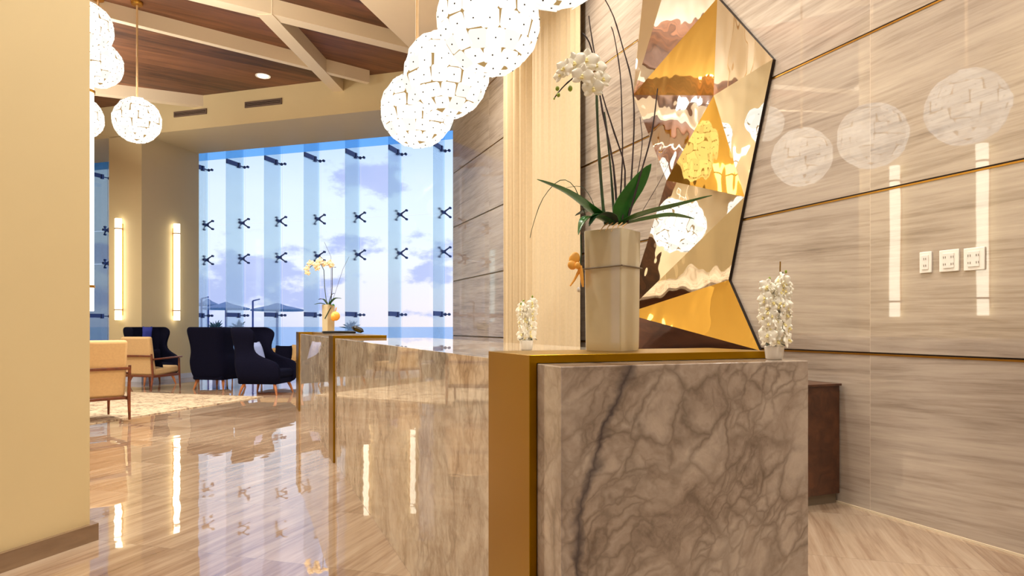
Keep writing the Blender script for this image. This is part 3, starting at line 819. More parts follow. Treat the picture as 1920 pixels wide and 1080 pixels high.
# ================================================================== PLANTS
def leaf_mesh(mb, pts, width, fold=.25, n=10, droop=None, side=None, th=.0015):
    """strap leaf along a Catmull-Rom path"""
    pts = [Vector(p) for p in pts]
    def cr(t_):
        m = len(pts) - 1; x = t_ * m; i = min(int(x), m - 1); f = x - i
        p0 = pts[max(i - 1, 0)]; p1 = pts[i]; p2 = pts[i + 1]; p3 = pts[min(i + 2, m)]
        return .5 * ((2 * p1) + (p2 - p0) * f + (2 * p0 - 5 * p1 + 4 * p2 - p3) * f * f + (3 * p1 - p0 - 3 * p2 + p3) * f ** 3)
    C = [cr(i / n) for i in range(n + 1)]
    vs = []; fs = []
    for i in range(n + 1):
        d = (C[min(i + 1, n)] - C[max(i - 1, 0)]).normalized()
        sd = Vector(side) if side is not None else d.cross(Vector((0, 0, 1)))
        sd = (sd - d * sd.dot(d)).normalized(); up = sd.cross(d).normalized()
        if up.z < 0: up = -up
        s = i / n; w = width * .5 * (min(1, .45 + s * 2.2)) * (max(0.02, 1 - max(0, (s - .45) / .55) ** 2.2))
        row = [C[i] - sd * w + up * w * fold, C[i] - sd * w * .5 + up * w * fold * .3, C[i], C[i] + sd * w * .5 + up * w * fold * .3, C[i] + sd * w + up * w * fold]
        vs += row; vs += [p - up * th for p in row]
    R = 10
    for i in range(n):
        a = i * R; b = (i + 1) * R
        for k in range(4):
            fs.append([a + k, a + k + 1, b + k + 1, b + k]); fs.append([a + 5 + k + 1, a + 5 + k, b + 5 + k, b + 5 + k + 1])
        fs.append([a, b, b + 5, a + 5]); fs.append([a + 4, a + 9, b + 9, b + 4])
    fs.append([0, 5, 6, 7, 8, 9, 4, 3, 2, 1]); a = n * R; fs.append([a + 0, a + 1, a + 2, a + 3, a + 4, a + 9, a + 8, a + 7, a + 6, a + 5])
    mb.add(vs, fs)

def petal(mb, ang, length, width, cup=.15, n=6, off=0.0):
    """petal in the local xz plane, flower facing -y"""
    vs = []; fs = []
    d = Vector((sin(ang), 0, cos(ang))); s = Vector((cos(ang), 0, -sin(ang)))
    for side in (0, 1):
        for i in range(n + 1):
            t_ = i / n
            w = width * .5 * (sin(pi * min(1, .12 + t_ * .86)) ** .6) if i < n else width * .12
            for k in (-1, -.5, 0, .5, 1):
                y = -cup * length * (t_ ** 2) * .7 + .10 * width * (k * k) + off + side * .0012
                y += .02 * length * sin(k * 3 + t_ * 5)
                vs.append(d * (t_ * length) + s * (k * w) + Vector((0, y, 0)))
    R = 5; tot = R * (n + 1)
    for i in range(n):
        for k in range(4):
            q = [i * R + k, i * R + k + 1, (i + 1) * R + k + 1, (i + 1) * R + k]
            fs.append(q); fs.append([tot + x for x in q[::-1]])
    bd = [k for k in range(5)] + [i * R + 4 for i in range(1, n + 1)] + [n * R + k for k in (3, 2, 1, 0)] + [i * R for i in range(n - 1, 0, -1)]
    for i in range(len(bd)):
        a, b = bd[i], bd[(i + 1) % len(bd)]; fs.append([a, b, tot + b, tot + a])
    mb.add(vs, fs)
def flower_mesh(name, size, pet, simple=False):
    m = MB(); m.cur = 0
    for a, w in ((0, .62), (2.2, .56), (-2.2, .56)): petal(m, a, size * .5, size * w * .62, .18, off=.002)
    for a in (1.35, -1.35): petal(m, a, size * .52, size * .56, .10, off=-.001)
    m.cur = 1
    m.ball((0, -size * .07, -size * .03), (size * .06, size * .09, size * .08), 8, 6)
    m.ball((0, -size * .12, -size * .12), (size * .09, size * .05, size * .06), 8, 6)
    o = m.build(name, [M[pet], M['lip']], None, 60)
    me = o.data; bpy.data.objects.remove(o); return me
ME_BIG = flower_mesh('orchid_bloom', .075, 'petal')
ME_PINK = flower_mesh('blush_bloom', .085, 'petal_pink')
ME_SMALL = flower_mesh('small_bloom', .060, 'petal')
def place_flower(me, loc, face, parent, roll=0, sc=1, name='flower'):
    o = bpy.data.objects.new(name, me); COL.objects.link(o); o.parent = parent
    f = Vector(face).normalized()
    R = f.to_track_quat('-Y', 'Z').to_matrix() @ Matrix.Rotation(roll, 3, 'Y')
    o.matrix_local = Matrix.Translation(loc) @ R.to_4x4() @ Matrix.Scale(sc, 4); return o

def square_vase(mb, s, h, rot):
    e1 = Vector((-cos(rot), sin(rot), 0)); e2 = Vector((sin(rot), cos(rot), 0))
    def ring(k, z, inset=0, r=.006):
        out = []; c = (e1 + e2) * s / 2
        hs = s / 2 * k - inset
        for (a, b) in ((-1, -1), (1, -1), (1, 1), (-1, 1)):
            base = c + e1 * a * (hs - r) + e2 * b * (hs - r)
            a0 = {(-1, -1): pi, (1, -1): 1.5 * pi, (1, 1): 0, (-1, 1): .5 * pi}[(a, b)]
            for j in range(4):
                th = a0 + j / 3 * pi / 2
                out.append(base + e1 * r * cos(th) + e2 * r * sin(th) + Vector((0, 0, z)))
        return out
    rings = [ring(.93, 0), ring(.955, .012), ring(.96, .03), ring(1.0, h * .9), ring(1.01, h - .004), ring(1.0, h), ring(.96, h, .006, .004), ring(.94, h - .02, .006, .004), ring(.9, h * .8, .006, .004)]
    n = 16; vs = [p for r_ in rings for p in r_]; fs = []
    for i in range(len(rings) - 1):
        for k in range(n): fs.append([i * n + k, i * n + (k + 1) % n, (i + 1) * n + (k + 1) % n, (i + 1) * n + k])
    fs.append(list(range(n))[::-1]); fs.append([(len(rings) - 1) * n + k for k in range(n)])
    mb.add(vs, fs); return e1, e2

# ---- big orchid on the near gold frame
Yc = 2.13; vb = Vector((.162 * Yc, Yc, 1.1205))
po = thing('potted_orchid', 'large white orchid with twigs in tall cream square vase on near gold top', 'potted plant', vb)
vm = MB(); VR = radians(36.9); VS = .137; VH = .392
e1, e2 = square_vase(vm, VS, VH, VR)
vase = vm.build('vase', M['ceramic'], po, 30)
cm = MB(); k_ = .004; zc_ = .272
cs = [(-e1 - e2) * k_, e1 * (VS + k_) - e2 * k_, (e1 + e2) * (VS + k_), e2 * (VS + k_) - e1 * k_]
cs = [c * .985 + (e1 + e2) * VS * .0075 + Vector((0, 0, zc_ - .005 * (i in (1,)))) for i, c in enumerate(cs)]
cm.tube(cs + [cs[0]], .0028, 6); cm.build('tie_cord', M['cord'], vase)
MB().box((e1 + e2) * VS / 2 + Vector((0, 0, VH - .03)), (VS * .86, VS * .86, .02), e1, e2).build('soil', M['stem_dark'], po)
def rel(px, py, dy=0.0, base=None): return at(px, py, (Yc + .10) + dy) - vb
# ribbon bow
rb = MB()
def ribbon(pts, w, tw=0):
    pts = [Vector(p) for p in pts]
    leaf_mesh(rb, pts, w, .12, 10, side=(0.25, .25, 1) if tw else (.3, 1, .2), th=.001)
rc = rel(1088, 499, -.03)
rb.ball(rel(1077, 486, -.03), (.018, .011, .024), 14, 10, Matrix.Rotation(radians(14), 3, 'Y'))
rb.ball(rel(1073, 497, -.035), (.015, .010, .016), 14, 10, Matrix.Rotation(radians(-30), 3, 'Y'))
rb.ball(rel(1083, 498, -.045), (.010, .010, .012), 12, 8)
rb.tube([rc, rel(1086, 508, -.035), rel(1077, 525, -.03), rel(1069, 536, -.035)], [.006, .006, .004, .003], 6)
rb.tube([rc, rel(1090, 512, -.04), rel(1092, 530, -.04), rel(1093, 538, -.04)], [.006, .007, .005, .003], 6)
rb.build('ribbon_bow', M['ribbon'], vase)
MB().tube([rel(1089, 440, -.03), rel(1090, 470, -.03), rc], .0028, 6).build('ribbon_stalk', M['stem_green'], vase)
MB().ball(rel(1085, 543, -.035), (.006, .006, .009), 10, 8).build('bead', M['white_ceramic'], vase)
# leaves
def leaf(pts, w, mat='leaf', fold=.3, side=None):
    m = MB(); leaf_mesh(m, pts, w, fold, 12, side=side); m.build('leaf', M[mat], po, 60)
leaf([rel(1142, 420), rel(1110, 397, -.04), rel(1062, 362, -.07), rel(1007, 336, -.08)], .058)
leaf([rel(1158, 420), rel(1172, 385, .0), rel(1196, 348, -.01), rel(1221, 307, -.01)], 0.066, side=(1, .25, .35))
leaf([rel(1160, 420), rel(1210, 402, -.04), rel(1270, 386, -.06), rel(1335, 366, -.05)], .056)
leaf([rel(1162, 422), rel(1210, 412, .02), rel(1255, 405, .03), rel(1302, 410, .03)], .056)
leaf([rel(1148, 422), rel(1122, 408, -.05), rel(1098, 412, -.09), rel(1084, 440, -.10)], .056)
leaf([rel(1150, 420), rel(1130, 402, .04), rel(1105, 396, .08), rel(1078, 404, .10)], .050, 'leaf_dark')
leaf([rel(1155, 420), rel(1140, 405, -.06), rel(1120, 404, -.10), rel(1104, 424, -.12)], .044, 'leaf_dark')
# roots over the vase lip
m = MB()
for k in range(5):
    x = 1128 + k * 9
    m.tube([rel(x + 12, 418, -.02), rel(x + 4, 424, -.07), rel(x - 4 + k * 2, 434, -.085)], [.0025, .002, .001], 5)
m.build('roots', M['tan_fabric'], po)
# twigs and stems
def twig(pts, r, mat='stem_dark', name='twig'):
    P_ = [rel(*p) for p in pts]
    # smooth
    Q = []
    for i in range(len(P_) - 1):
        p0 = P_[max(i - 1, 0)]; p1 = P_[i]; p2 = P_[i + 1]; p3 = P_[min(i + 2, len(P_) - 1)]
        for f in (0, .33, .66): Q.append(.5 * ((2 * p1) + (p2 - p0) * f + (2 * p0 - 5 * p1 + 4 * p2 - p3) * f * f + (3 * p1 - p0 - 3 * p2 + p3) * f ** 3))
    Q.append(P_[-1]); n = len(Q)
    m = MB().tube(Q, [r * (1 - .45 * i / n) * (1.25 if i % 4 == 2 else 1) for i in range(n)], 6); return m.build(name, M[mat], po)
twig([(1136, 422, .0), (1131, 390), (1124, 300, -.01), (1120, 220, -.02), (1118, 150, -.02)], .0062, 'stem_green', 'stem')
twig([(1152, 420, .02), (1146, 330, .02), (1137, 240, .03), (1133, 210, .03)], .0042, 'stem_green', 'stem')
twig([(1158, 420), (1150, 310, .01), (1130, 210, .02), (1117, 128, .02), (1105, 80), (1092, 62)], .0036)
twig([(1166, 420), (1172, 320, .02), (1152, 250), (1130, 180, -.01), (1118, 120, -.01), (1108, 60), (1104, 30)], .0030)
twig([(1160, 418, .03), (1167, 300, .03), (1166, 220, .03), (1163, 140, .03), (1152, 70, .03), (1146, 50, .03)], .0026)
twig([(1178, 418, .01), (1186, 300, .02), (1189, 215, .02), (1184, 150, .02), (1168, 90, .02), (1150, 30, .02), (1128, -12, .02)], .0030)
twig([(1176, 418, -.02), (1200, 330, -.02), (1222, 250, -.02), (1233, 166, -.02)], .0034)
twig([(1168, 420, .04), (1192, 340, .04), (1204, 270, .04), (1200, 220, .05)], .0020)
twig([(1100, 412, -.03), (1078, 352, -.05), (1050, 338, -.06), (1018, 372, -.06), (1000, 420, -.05), (994, 446, -.05)], .0015, 'stem_green')
twig([(1122, 410, .02), (1108, 372, .02), (1090, 350, .02), (1062, 352, .02)], .0012, 'stem_green')
twig([(1205, 395, .03), (1240, 335, .03), (1262, 290, .03)], .0010)
# spray of blooms
twig([(1118, 152, -.02), (1108, 140, -.03), (1088, 138, -.03), (1070, 150, -.02), (1054, 165, -.01), (1042, 180), (1040, 184)], .0030, 'stem_dark', 'stem')
for (px, py, dy, fx, fz, sc, rl) in ((1100, 112, -.04, -.1, .1, 1.05, .1), (1078, 118, -.05, -.5, .0, 1.0, -.3), (1118, 122, -.03, .3, .1, .95, .3), (1092, 142, -.07, -.2, -.1, .95, .2), (1130, 147, -.02, .6, -.1, .85, .0), (1058, 128, -.04, -.7, .0, .85, .4), (1112, 165, -.06, .1, -.3, .95, -.1), (1050, 140, -.02, -.9, .0, .7, -.3)):
    place_flower(ME_BIG, rel(px, py, dy), (fx, -1, fz), po, rl, sc)
for (px, py, r) in ((1069, 166, .010), (1045, 166, .0085), (1047, 178, .0075), (1039, 185, .004)):
    MB().ball(rel(px, py, -.02), (r * .8, r * .8, r), 10, 8).build('bud', M['bud'], po)

# ---- orchid on the far desk
vb2 = W(9.28, 1.07, 1.1205)
po2 = thing('potted_orchid', 'small blush orchid in beige square vase on the far desk', 'potted plant', vb2 - (e1 + e2) * .06)
vm = MB(); square_vase(vm, .12, .37, VR); v2 = vm.build('vase', M['ceramic'], po2, 30)
c2 = (e1 + e2) * .06
MB().box(c2 + Vector((0, 0, .34)), (.10, .10, .02), e1, e2).build('soil', M['stem_dark'], po2)
Z0 = .35
def lf2(dx, dz, dy, w=.05, mat='leaf'):
    m = MB(); leaf_mesh(m, [c2 + Vector((0, 0, Z0)), c2 + Vector((dx * .5, dy * .5, Z0 + dz * .75 + .02)), c2 + Vector((dx, dy, Z0 + dz))], w, .3, 8); m.build('leaf', M[mat], po2, 60)
lf2(.19, .10, -.05, .07); lf2(-.18, .02, -.04, .06); lf2(-.15, .09, .05, .06, 'leaf_dark'); lf2(.08, .17, .03, .05, 'leaf_dark'); lf2(.10, .0, -.09, .06)
def tw2(pts, r, mat='stem_dark', nm='stem'): MB().tube([c2 + Vector(p) for p in pts], r, 6).build(nm, M[mat], po2)
tw2([(-.02, 0, Z0), (-.05, 0, Z0 + .25), (-.06, 0, Z0 + .48), (-.10, 0, Z0 + .56), (-.2, 0, Z0 + .56), (-.28, -.02, Z0 + .48)], .005, 'stem_green')
tw2([(.03, 0, Z0), (.05, 0, Z0 + .25), (.05, 0, Z0 + .52), (.10, 0, Z0 + .52)], .005)
tw2([(.03, .02, Z0 + .1), (.03, .02, Z0 + .66), (-.06, .02, Z0 + .86)], .002, nm='twig'); tw2([(.06, .02, Z0 + .1), (.19, .02, Z0 + .5), (.27, .02, Z0 + .66)], .002, nm='twig')
for (x, z, sc) in ((-.28, .50, .9), (-.23, .57, 1), (-.15, .55, 1.1), (-.11, .60, 1.15), (-.14, .50, .9), (-.04, .56, 1.0), (.02, .57, 1.15), (.05, .54, .9), (-.27, .44, .8)):
    place_flower(ME_PINK, c2 + Vector((x, -.03, Z0 + z)), (random.uniform(-.4, .4), -1, .1), po2, random.uniform(-.4, .4), sc * 1.15)
m = MB(); m.ball(c2 + Vector((.12, -.10, .215)), (.062, .04, .062), 14, 10); m.ball(c2 + Vector((.10, -.12, .20)), (.035, .03, .05), 10, 8)
m.tube([c2 + Vector((.09, -.05, .22)), c2 + Vector((.13, -.09, .33))], .008, 6)
m.build('ribbon_bow', M['ribbon'], v2)
MB().tube([c2 + Vector((.06, -.10, .33)), c2 + Vector((-.02, -.10, .18))], .007, 6).build('ribbon_tail', M['leaf_dark'], v2)

# ---- two slim white orchids in pots
def slim_orchid(base, label, nb, hgt, spread, seed, stakes=True):
    rr = random.Random(seed)
    t = thing('potted_orchid', label, 'potted plant', base)
    MB().lathe([(.0, 0), (.022, 0), (.026, .004), (.030, .040), (.028, .042), (.024, .036), (.0, .034)], 20).build('pot', M['white_ceramic'], t)
    for a in (.3, 2.2, 4.0, 5.2):
        m = MB(); d = Vector((cos(a), sin(a) * .6, 0))
        leaf_mesh(m, [(0, 0, .036), d * .025 + Vector((0, 0, .050)), d * .05 + Vector((0, 0, .044))], .020, .3, 6); m.build('leaf', M['leaf_dark'], t, 60)
    stems = []
    for k in range(2):
        sx = -.006 if k == 0 else .009; hh = hgt * (1 if k else .92)
        top = Vector((sx * 2.2 + spread * .15 * (1 if k else -1), 0, hh))
        mid = Vector((sx * 1.4, .004, hh * .55)); b0 = Vector((sx * .5, 0, .034))
        MB().tube([b0, mid, top], [.0022, .002, .0012], 6).build('stem', M['stem_green'], t)
        stems.append((b0, mid, top))
    if stakes: 
        for sx, hh in ((.016, hgt * 1.12), (.028, hgt * .98)):
            MB().tube([(sx, .008, .034), (sx + .006, .008, hh)], .0022, 6).build('stake', M['brass'], t)
    for i in range(nb):
        b0, mid, top = stems[i % 2]; s = .14 + .80 * ((i // 2) + .5) / (nb / 2)
        p = b0 * (1 - s) ** 2 + mid * 2 * s * (1 - s) + top * s * s
        a = rr.uniform(-1.5, 1.5); w = spread * (1 - .45 * s) * rr.uniform(.35, 1)
        sgn = -1 if i % 2 == 0 else 1
        q = p + Vector((sin(a) * w * .7 + sgn * spread * .12, -cos(a) * w * .8, -.008))
        q.z = max(q.z, .055)
        place_flower(ME_SMALL, q, (sin(a), -cos(a), .15), t, rr.uniform(-.5, .5), rr.uniform(.8, 1.1) * (1 - .2 * s))
    for k, (b0, mid, top) in enumerate(stems):
        for j in range(4): MB().ball(top + Vector((rr.uniform(-.008, .008), -.004, -j * .013)), (.004, .004, .006), 8, 6).build('bud', M['bud'], t)
    return t
slim_orchid(W(1.662, 1.552, ZM + .0005), 'dense white orchid in small pot at right end of the marble block', 70, .275, .050, 5)
slim_orchid(W(2.74, 1.165, ZM + .0005), 'small white orchid in white pot on desk in front of the curtain', 60, .235, .030, 9, False)

# ================================================================== LOUNGE FURNITURE
def wing_chair(label):
    """faces +y, origin on floor"""
    t = thing('wing_chair', label, 'armchair', (0, 0, 0), 0, 'black wing chairs in the lobby')
    levels = [ # z, half width outer, y back, y front of arms, thickness
        (.20, .32, -.34, .40, .10), (.26, .37, -.38, .44, .10), (.40, .40, -.40, .46, .095), (.54, .40, -.42, .44, .09), (.60, .385, -.425, .34, .085),
        (.66, .37, -.43, .12, .08), (.74, .355, -.44, -.04, .075), (.86, .36, -.455, -.06, .07), (.98, .385, -.47, -.02, .065), (1.08, .405, -.485, .00, .06), (1.15, .40, -.495, -.06, .06), (1.19, .375, -.49, -.16, .06)]
    vs = []; fs = []; ns = None
    for z, hw, yb, yf, th in levels:
        out = []
        out.append((-hw, yf)); 
        for k in range(1, 5): out.append((-hw, yf + (yb + .12 - yf) * k / 4))
        for k in range(1, 4): a = pi + k / 4 * pi / 2; out.append((-hw + .12 + .12 * cos(a), yb + .12 + .12 * sin(a)))
        for k in range(5): out.append((-hw + .12 + (2 * hw - .24) * k / 4, yb))
        half = len(out)
        for k in range(1, 4): a = 1.5 * pi + k / 4 * pi / 2; out.append((hw - .12 + .12 * cos(a), yb + .12 + .12 * sin(a)))
        for k in range(3, -1, -1): out.append((hw, yf + (yb + .12 - yf) * (k + 1) / 4 if k else yf + (yb + .12 - yf) / 4))
        out.append((hw, yf))
        cx = 0; inn = []
        for (x, y) in out:
            # pull inward
            nx = x * (hw - th) / hw; ny = max(y, yb + th) if y < yf - 1e-6 else y - .0
            if y < yb + .12: ny = yb + th + (y - yb) * .6
            inn.append((nx, ny))
        ring = out + inn[::-1]
        vs += [(x, y, z) for x, y in ring]; ns = len(ring)
    for j in range(len(levels) - 1):
        for i in range(ns):
            fs.append([j * ns + i, j * ns + (i + 1) % ns, (j + 1) * ns + (i + 1) % ns, (j + 1) * ns + i])
    h = ns // 2
    for b in (0, (len(levels) - 1) * ns):
        for i in range(h - 1): fs.append([b + i, b + i + 1, b + ns - 2 - i, b + ns - 1 - i])
    m = MB(); m.add(vs, fs); o = m.build('shell', M['black_fabric'], t, 70)
    sd = o.modifiers.new('round', 'SUBSURF'); sd.levels = 1; sd.render_levels = 1
    MB().box((0, .0, .25), (.64, .72, .12)).build('seat_base', M['black_fabric'], t, 40, .03)
    MB().box((0, .03, .37), (.60, .72, .15)).build('seat', M['black_fabric'], t, 40, .05)
    for sx in (-1, 1):
        for sy in (-1, 1):
            MB().tube([(sx * .26, sy * .27 + .02, .22), (sx * .29, sy * .31 + .02, .12), (sx * .32, sy * .345 + .02, 0)], [.030, .025, .014], 8).build('leg', M['oak'], t)
    return t
def facing(f): return atan2(f[1], f[0]) - pi / 2
w0 = wing_chair('black wing chair against the pier, half hidden by a cream chair')
w0.location = (-7.5, 14.05, 0); w0.rotation_euler[2] = facing((.8, -.6))
w1 = copy_thing(w0, (-5.66, 13.05, 0), facing((.22, 1)), 'black wing chair seen from behind in front of the big window')
w2 = copy_thing(w0, (-4.40, 12.05, 0), facing((1, -.12)), 'black wing chair seen side-on, right of another by the far desk')
def cushion(c, f, sx, sy, sz, tilt, mat, name, label, grp=None):
    """upright cushion leaning back; f = direction it faces"""
    R = Matrix.Rotation(facing(f), 3, 'Z') @ Matrix.Rotation(radians(-90 + tilt), 3, 'X')
    m = MB(); m.pillow((0, 0, 0), sx, sy, sz, R)
    o = m.build(name, mat, None, 60); o.location = c
    return tag(o, label, 'cushion', grp)
f = Vector((.8, -.6, 0)); cushion(Vector((-7.5, 14.05, .97)) - f * .22, f, .20, .46, .10, -8, M['blue_fabric'], 'cushion', 'royal blue cushion on the wing chair against the pier')
f = Vector((1, -.12, 0)).normalized(); cushion(Vector((-4.40, 12.05, .70)) - f * .17, f, .46, .46, .14, 16, M['pale_blue_fabric'], 'cushion', 'pale blue cushion on the side-on black wing chair')

def lounge_chair(label):
    t = thing('lounge_chair', label, 'armchair', (0, 0, 0), 0, 'cream lounge chairs with wooden frames')
    B = Matrix.Rotation(radians(9), 3, 'X')
    def bp(x, y, z): 
        q = B @ Vector((x, y, z)); return q + Vector((0, -.30, .30))
    # backrest panel
    m = MB(); Y_ = B @ Vector((0, 1, 0)); Z_ = B @ Vector((0, 0, 1))
    m.box(bp(0, .03, .35), (.62, .10, .72), (1, 0, 0), Y_, Z_); m.build('backrest', M['cream_fabric'], t, 40, .035)
    m = MB(); m.box((0, .06, .36), (.60, .66, .13), (1, 0, 0), (0, 1, .07), (0, -.07, 1)); m.build('seat', M['cream_fabric'], t, 40, .035)
    for z in (.36, -.02):
        MB().box(bp(0, -.035, z), (.68, .028, .035), (1, 0, 0), Y_, Z_).build('rail', M['walnut'], t, 40, .006)
    for sx in (-1, 1):
        MB().tube([(sx * .33, -.40, 0), (sx * .335, -.36, .30), bp(sx * .335, -.03, .40)], [.015, .022, .018], 8).build('leg', M['walnut'], t)
        MB().tube([(sx * .34, .38, 0), (sx * .335, .36, .30), (sx * .33, .36, .585)], [.014, .021, .018], 8).build('leg', M['walnut'], t)
        MB().box((sx * .335, .03, .60), (.055, .78, .028), (1, 0, 0), (0, 1, .03), (0, -.03, 1)).build('armrest', M['walnut'], t, 40, .008)
        MB().box((sx * .335, .0, .27), (.025, .72, .045)).build('side_rail', M['walnut'], t, 40, .006)
    MB().box((0, .37, .27), (.66, .025, .05)).build('front_rail', M['walnut'], t, 40, .006)
    return t
def place_by_leg(ch, leg_world, f):
    # right rear leg at local (.33,-.40)
    f = Vector((f[0], f[1], 0)).normalized(); r = Vector((f.y, -f.x, 0))
    ch.location = leg_world - r * .33 + f * .40; ch.rotation_euler[2] = facing(f)
c0 = lounge_chair('cream lounge chair nearest the left pillar, back turned, on the rug edge')
place_by_leg(c0, on_floor(243, 790), (-.75, .66)); c0.location.z = .02
c1 = copy_thing(c0, (0, 0, 0), 0, 'cream lounge chair in front of the black chair by the pier')
place_by_leg(c1, on_floor(283, 734), (.20, .98)); c1.location.z = .0
c2_ = copy_thing(c0, (-6.72, 15.2, 0), facing((.5, -.85)), 'cream lounge chair mostly hidden between the shaded pier side and the black chair')
f = Vector((.20, .98, 0)); cp_ = Vector(c1.location) 
cushion(cp_ - f * .13 + Vector((0, 0, .60)) + Vector((.12, .0, 0)), f, .40, .36, .12, 14, M['black_fabric'], 'cushion', 'dark cushion leaning on the cream chair by the pier')
cushion(Vector((-6.78, 15.05, .62)), Vector((.5, -.85, 0)), .36, .36, .12, 12, M['maroon_fabric'], 'cushion', 'dark patterned cushion beside the black chair back, left')
# pale sofa by the glass
sf = thing('sofa', 'low tan sofa by the window beyond the side-on black chair', 'sofa', (-4.55, 14.65, 0), facing((-.1, -1)))
MB().box((0, 0, .25), (1.7, .78, .10)).build('frame', M['walnut'], sf, 40, .01)
MB().box((0, .02, .37), (1.64, .74, .14)).build('seat', M['tan_fabric'], sf, 40, .04)
MB().box((0, -.34, .55), (1.7, .12, .34)).build('backrest', M['tan_fabric'], sf, 40, .04)
for sx in (-.78, .78):
    MB().box((sx, .0, .50), (.08, .74, .16)).build('armrest', M['tan_fabric'], sf, 40, .03)
    for sy in (-.3, .3): MB().tube([(sx, sy, .2), (sx, sy, 0)], [.024, .015], 8).build('leg', M['walnut'], sf)
cushion(Vector((-4.95, 14.62, .62)), Vector((-.1, -1, 0)), .42, .36, .13, 24, M['black_fabric'], 'cushion', 'black cushion on the low tan sofa, left of the tan one')
cushion(Vector((-4.55, 14.60, .63)), Vector((.2, -1, 0)), .42, .38, .14, 24, M['tan_fabric'], 'cushion', 'tan cushion on the low tan sofa, next to the far desk')

# rug
rt = on_floor(494, 745)
ru = MB().prism([tuple(p)[:2] for p in (rt, rt + GG * 4.3, rt + GG * 4.3 - GN * 4.6, rt - GN * 4.6)], .0, .012)
tag(ru.build('rug', M['rug'], None, 0, loc=(rt + GG * 2.1 - GN * 2.3)), 'large speckled cream rug on the polished lobby floor', 'rug')

# ================================================================== WORLD
def world():
    w = bpy.data.worlds.new('dusk_sky'); S.world = w; w.use_nodes = True
    class WT(NT):
        def __init__(self): self.t = w.node_tree; self.t.nodes.clear(); self.out = self.t.nodes.new('ShaderNodeOutputWorld')
    t = WT(); d = t.n('ShaderNodeTexCoord').outputs['Generated']
    dn = t.vmath('NORMALIZE', d)
    z = t.dot(dn, (0, 0, 1)); x = t.dot(dn, (1, 0, 0))
    base = t.ramp(t.math('MULTIPLY', z, 3.2, clamp=True), [(0, (.62, .66, .90)), (.10, (.80, .80, .96)), (.30, (.88, .92, 1.0)), (.6, (.80, .87, 1.0)), (1, (.46, .62, .98))])
    warm_dir = (Vector((850 - 960, F, 10))).normalized()
    wd = t.n('ShaderNodeMapRange'); t.l(t.dot(dn, warm_dir), wd.inputs[0]); wd.inputs[1].default_value = .955; wd.inputs[2].default_value = 1.0
    low = t.math('SUBTRACT', 1, t.math('MULTIPLY', z, 7, clamp=True), clamp=True)
    col = t.mix(t.math('MULTIPLY', t.math('MULTIPLY', wd.outputs[0], low), .85), base, (1.0, .84, .78, 1))
    nz = t.noise(t.vmath('MULTIPLY', dn, (9, 9, 16)), 2.2, 6, .58).outputs[0]
    nz2 = t.noise(t.vmath('MULTIPLY', dn, (9, 9, 22)), 1.0, 5, .55).outputs[0]
    tot = None
    blobs = [(690, 335, 60, 38, .9), (640, 330, 40, 30, .5), (490, 505, 85, 42, 1.0), (430, 545, 70, 40, .8), (520, 560, 60, 36, .9), (585, 562, 60, 26, .9), (640, 455, 55, 16, .8), (690, 470, 40, 10, .6),
             (640, 530, 40, 12, .8), (790, 475, 40, 20, .8), (830, 470, 40, 34, .9), (815, 505, 50, 22, .9), (800, 590, 50, 10, .5), (380, 560, 50, 45, .9), (190, 480, 45, 25, .9), (190, 560, 60, 25, .8)]
    for (px, py, rx_, ry_, s) in blobs:
        c = Vector((px - 960, F, HZ - py)).normalized()
        q = t.vmath('SUBTRACT', dn, tuple(c)); q = t.vmath('MULTIPLY', q, (F / rx_, F / rx_, F / ry_))
        L = t.vmath('LENGTH', q, None, 'Value')
        g = t.math('MULTIPLY', t.math('SUBTRACT', 1.15, t.math('MULTIPLY', L, .62), clamp=False), s)
        tot = g if tot is None else t.math('MAXIMUM', tot, g)
    cm_ = t.math('ADD', tot, t.math('MULTIPLY', t.math('SUBTRACT', nz, .5), 2.6))
    mr = t.n('ShaderNodeMapRange', interpolation_type='SMOOTHSTEP'); t.l(cm_, mr.inputs[0]); mr.inputs[1].default_value = .35; mr.inputs[2].default_value = .80
    mask = t.math('MULTIPLY', mr.outputs[0], .86)
    cloudcol = t.mix(nz2, (.34, .42, .76, 1), (.56, .58, .84, 1))
    up = t.math('GREATER_THAN', z, 0.0)
    col = t.mix(t.math('MULTIPLY', mask, up), col, cloudcol)
    bg = t.n('ShaderNodeBackground'); t.l(col, bg.inputs[0]); bg.inputs[1].default_value = 1.25
    t.l(bg.outputs[0], t.out.inputs[0])
world()

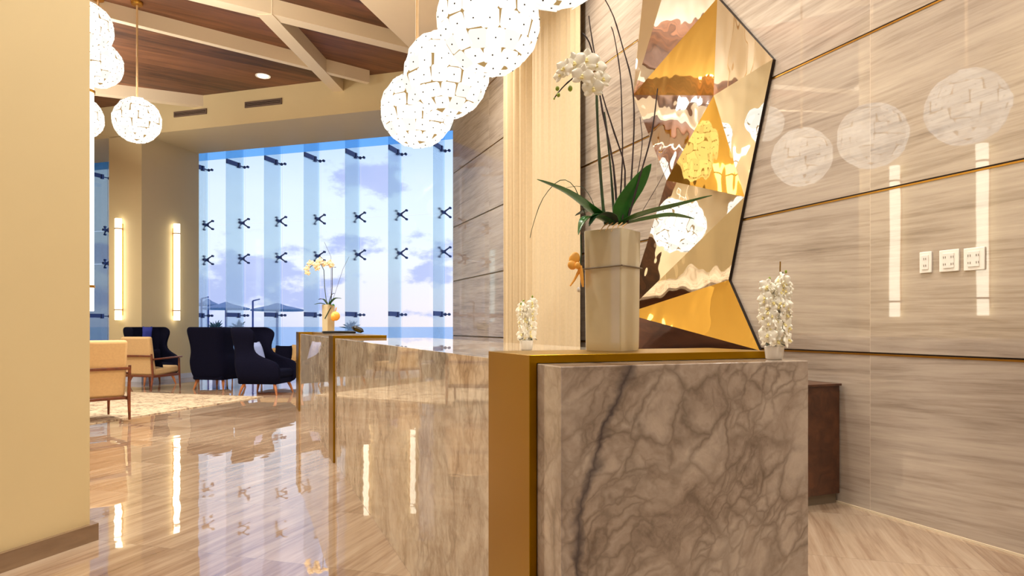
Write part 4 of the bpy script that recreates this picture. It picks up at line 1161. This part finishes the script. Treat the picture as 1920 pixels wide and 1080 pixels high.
# ================================================================== LAMPS
def lamp(loc, power, size=.22, col=(1, .955, .87), spread=150, aim=None, name='downlight'):  # default name covers the visible ceiling fitting and added, unseen lamps alike
    l = bpy.data.lights.new(name, 'AREA'); l.shape = 'DISK'; l.size = size; l.energy = power; l.color = col; l.spread = radians(spread)
    o = bpy.data.objects.new(name, l); COL.objects.link(o); o.location = loc
    if aim is not None: o.rotation_euler = (Vector(aim) - Vector(loc)).to_track_quat('-Z', 'Y').to_euler()
    return o
LP = 1.0
for (u, v, p) in ((-1.5, 2.2, 72), (1.2, 2.6, 75), (3.8, 2.6, 80), (6.3, 2.7, 75), (9.2, 2.7, 70), (-2.5, 0.2, 30), (.4, -.4, 30), (4.2, -.4, 80), (4.5, -.9, 70), (2.6, -1.0, 60), (9.2, -.3, 90)):
    lamp(W(u, v, ZD - .02), p * LP, .3)  # added lamps with no fitting in view, brightening desk, wall and pillar
for (g, n, p) in ((9.0, 5.0, 100), (12.5, 6.0, 110), (9.8, 7.0, 120), (13.0, 7.6, 110), (7.0, 7.2, 100), (5.2, 6.6, 80), (14, 3, 90), (10.6, 2.5, 70)):
    lamp(GW(g, n, ZC - .05), p * LP, .3)  # added, unseen lamps that raise the lobby brightness

for (g, n, z, p) in ((9.5, 7.2, 4.3, 110), (6.2, 6.2, 4.5, 90), (11.5, 9.0, 4.4, 70)):
    lamp(GW(g, n, z), p, 1.2, aim=GW(g - .6, n + .5, z + 2), name='added_uplight')  # added upward light without any fixture, to brighten beams and ceiling
q = at_z(493, 142, ZC); lamp((q.x, q.y, ZC - .03), 10, .16, spread=60)
# ================================================================== CAMERA / VIEW
cam = bpy.data.cameras.new('camera'); co = bpy.data.objects.new('camera', cam); COL.objects.link(co)
co.location = (0, 0, H); co.rotation_euler = (radians(90), 0, 0)
cam.sensor_fit = 'HORIZONTAL'; cam.sensor_width = 36; cam.lens = F / 1920 * 36
cam.shift_y = (HZ - 540) / 1920.0
cam.clip_end = 8000; cam.clip_start = .05
S.camera = co
S.view_settings.view_transform = 'Standard'; S.view_settings.look = 'None'; S.view_settings.gamma = 1
S.view_settings.exposure = 0.0; S.view_settings.use_curve_mapping = False
try:
    S.cycles.transparent_max_bounces = 24; S.cycles.max_bounces = 10; S.cycles.glossy_bounces = 6
except Exception: pass
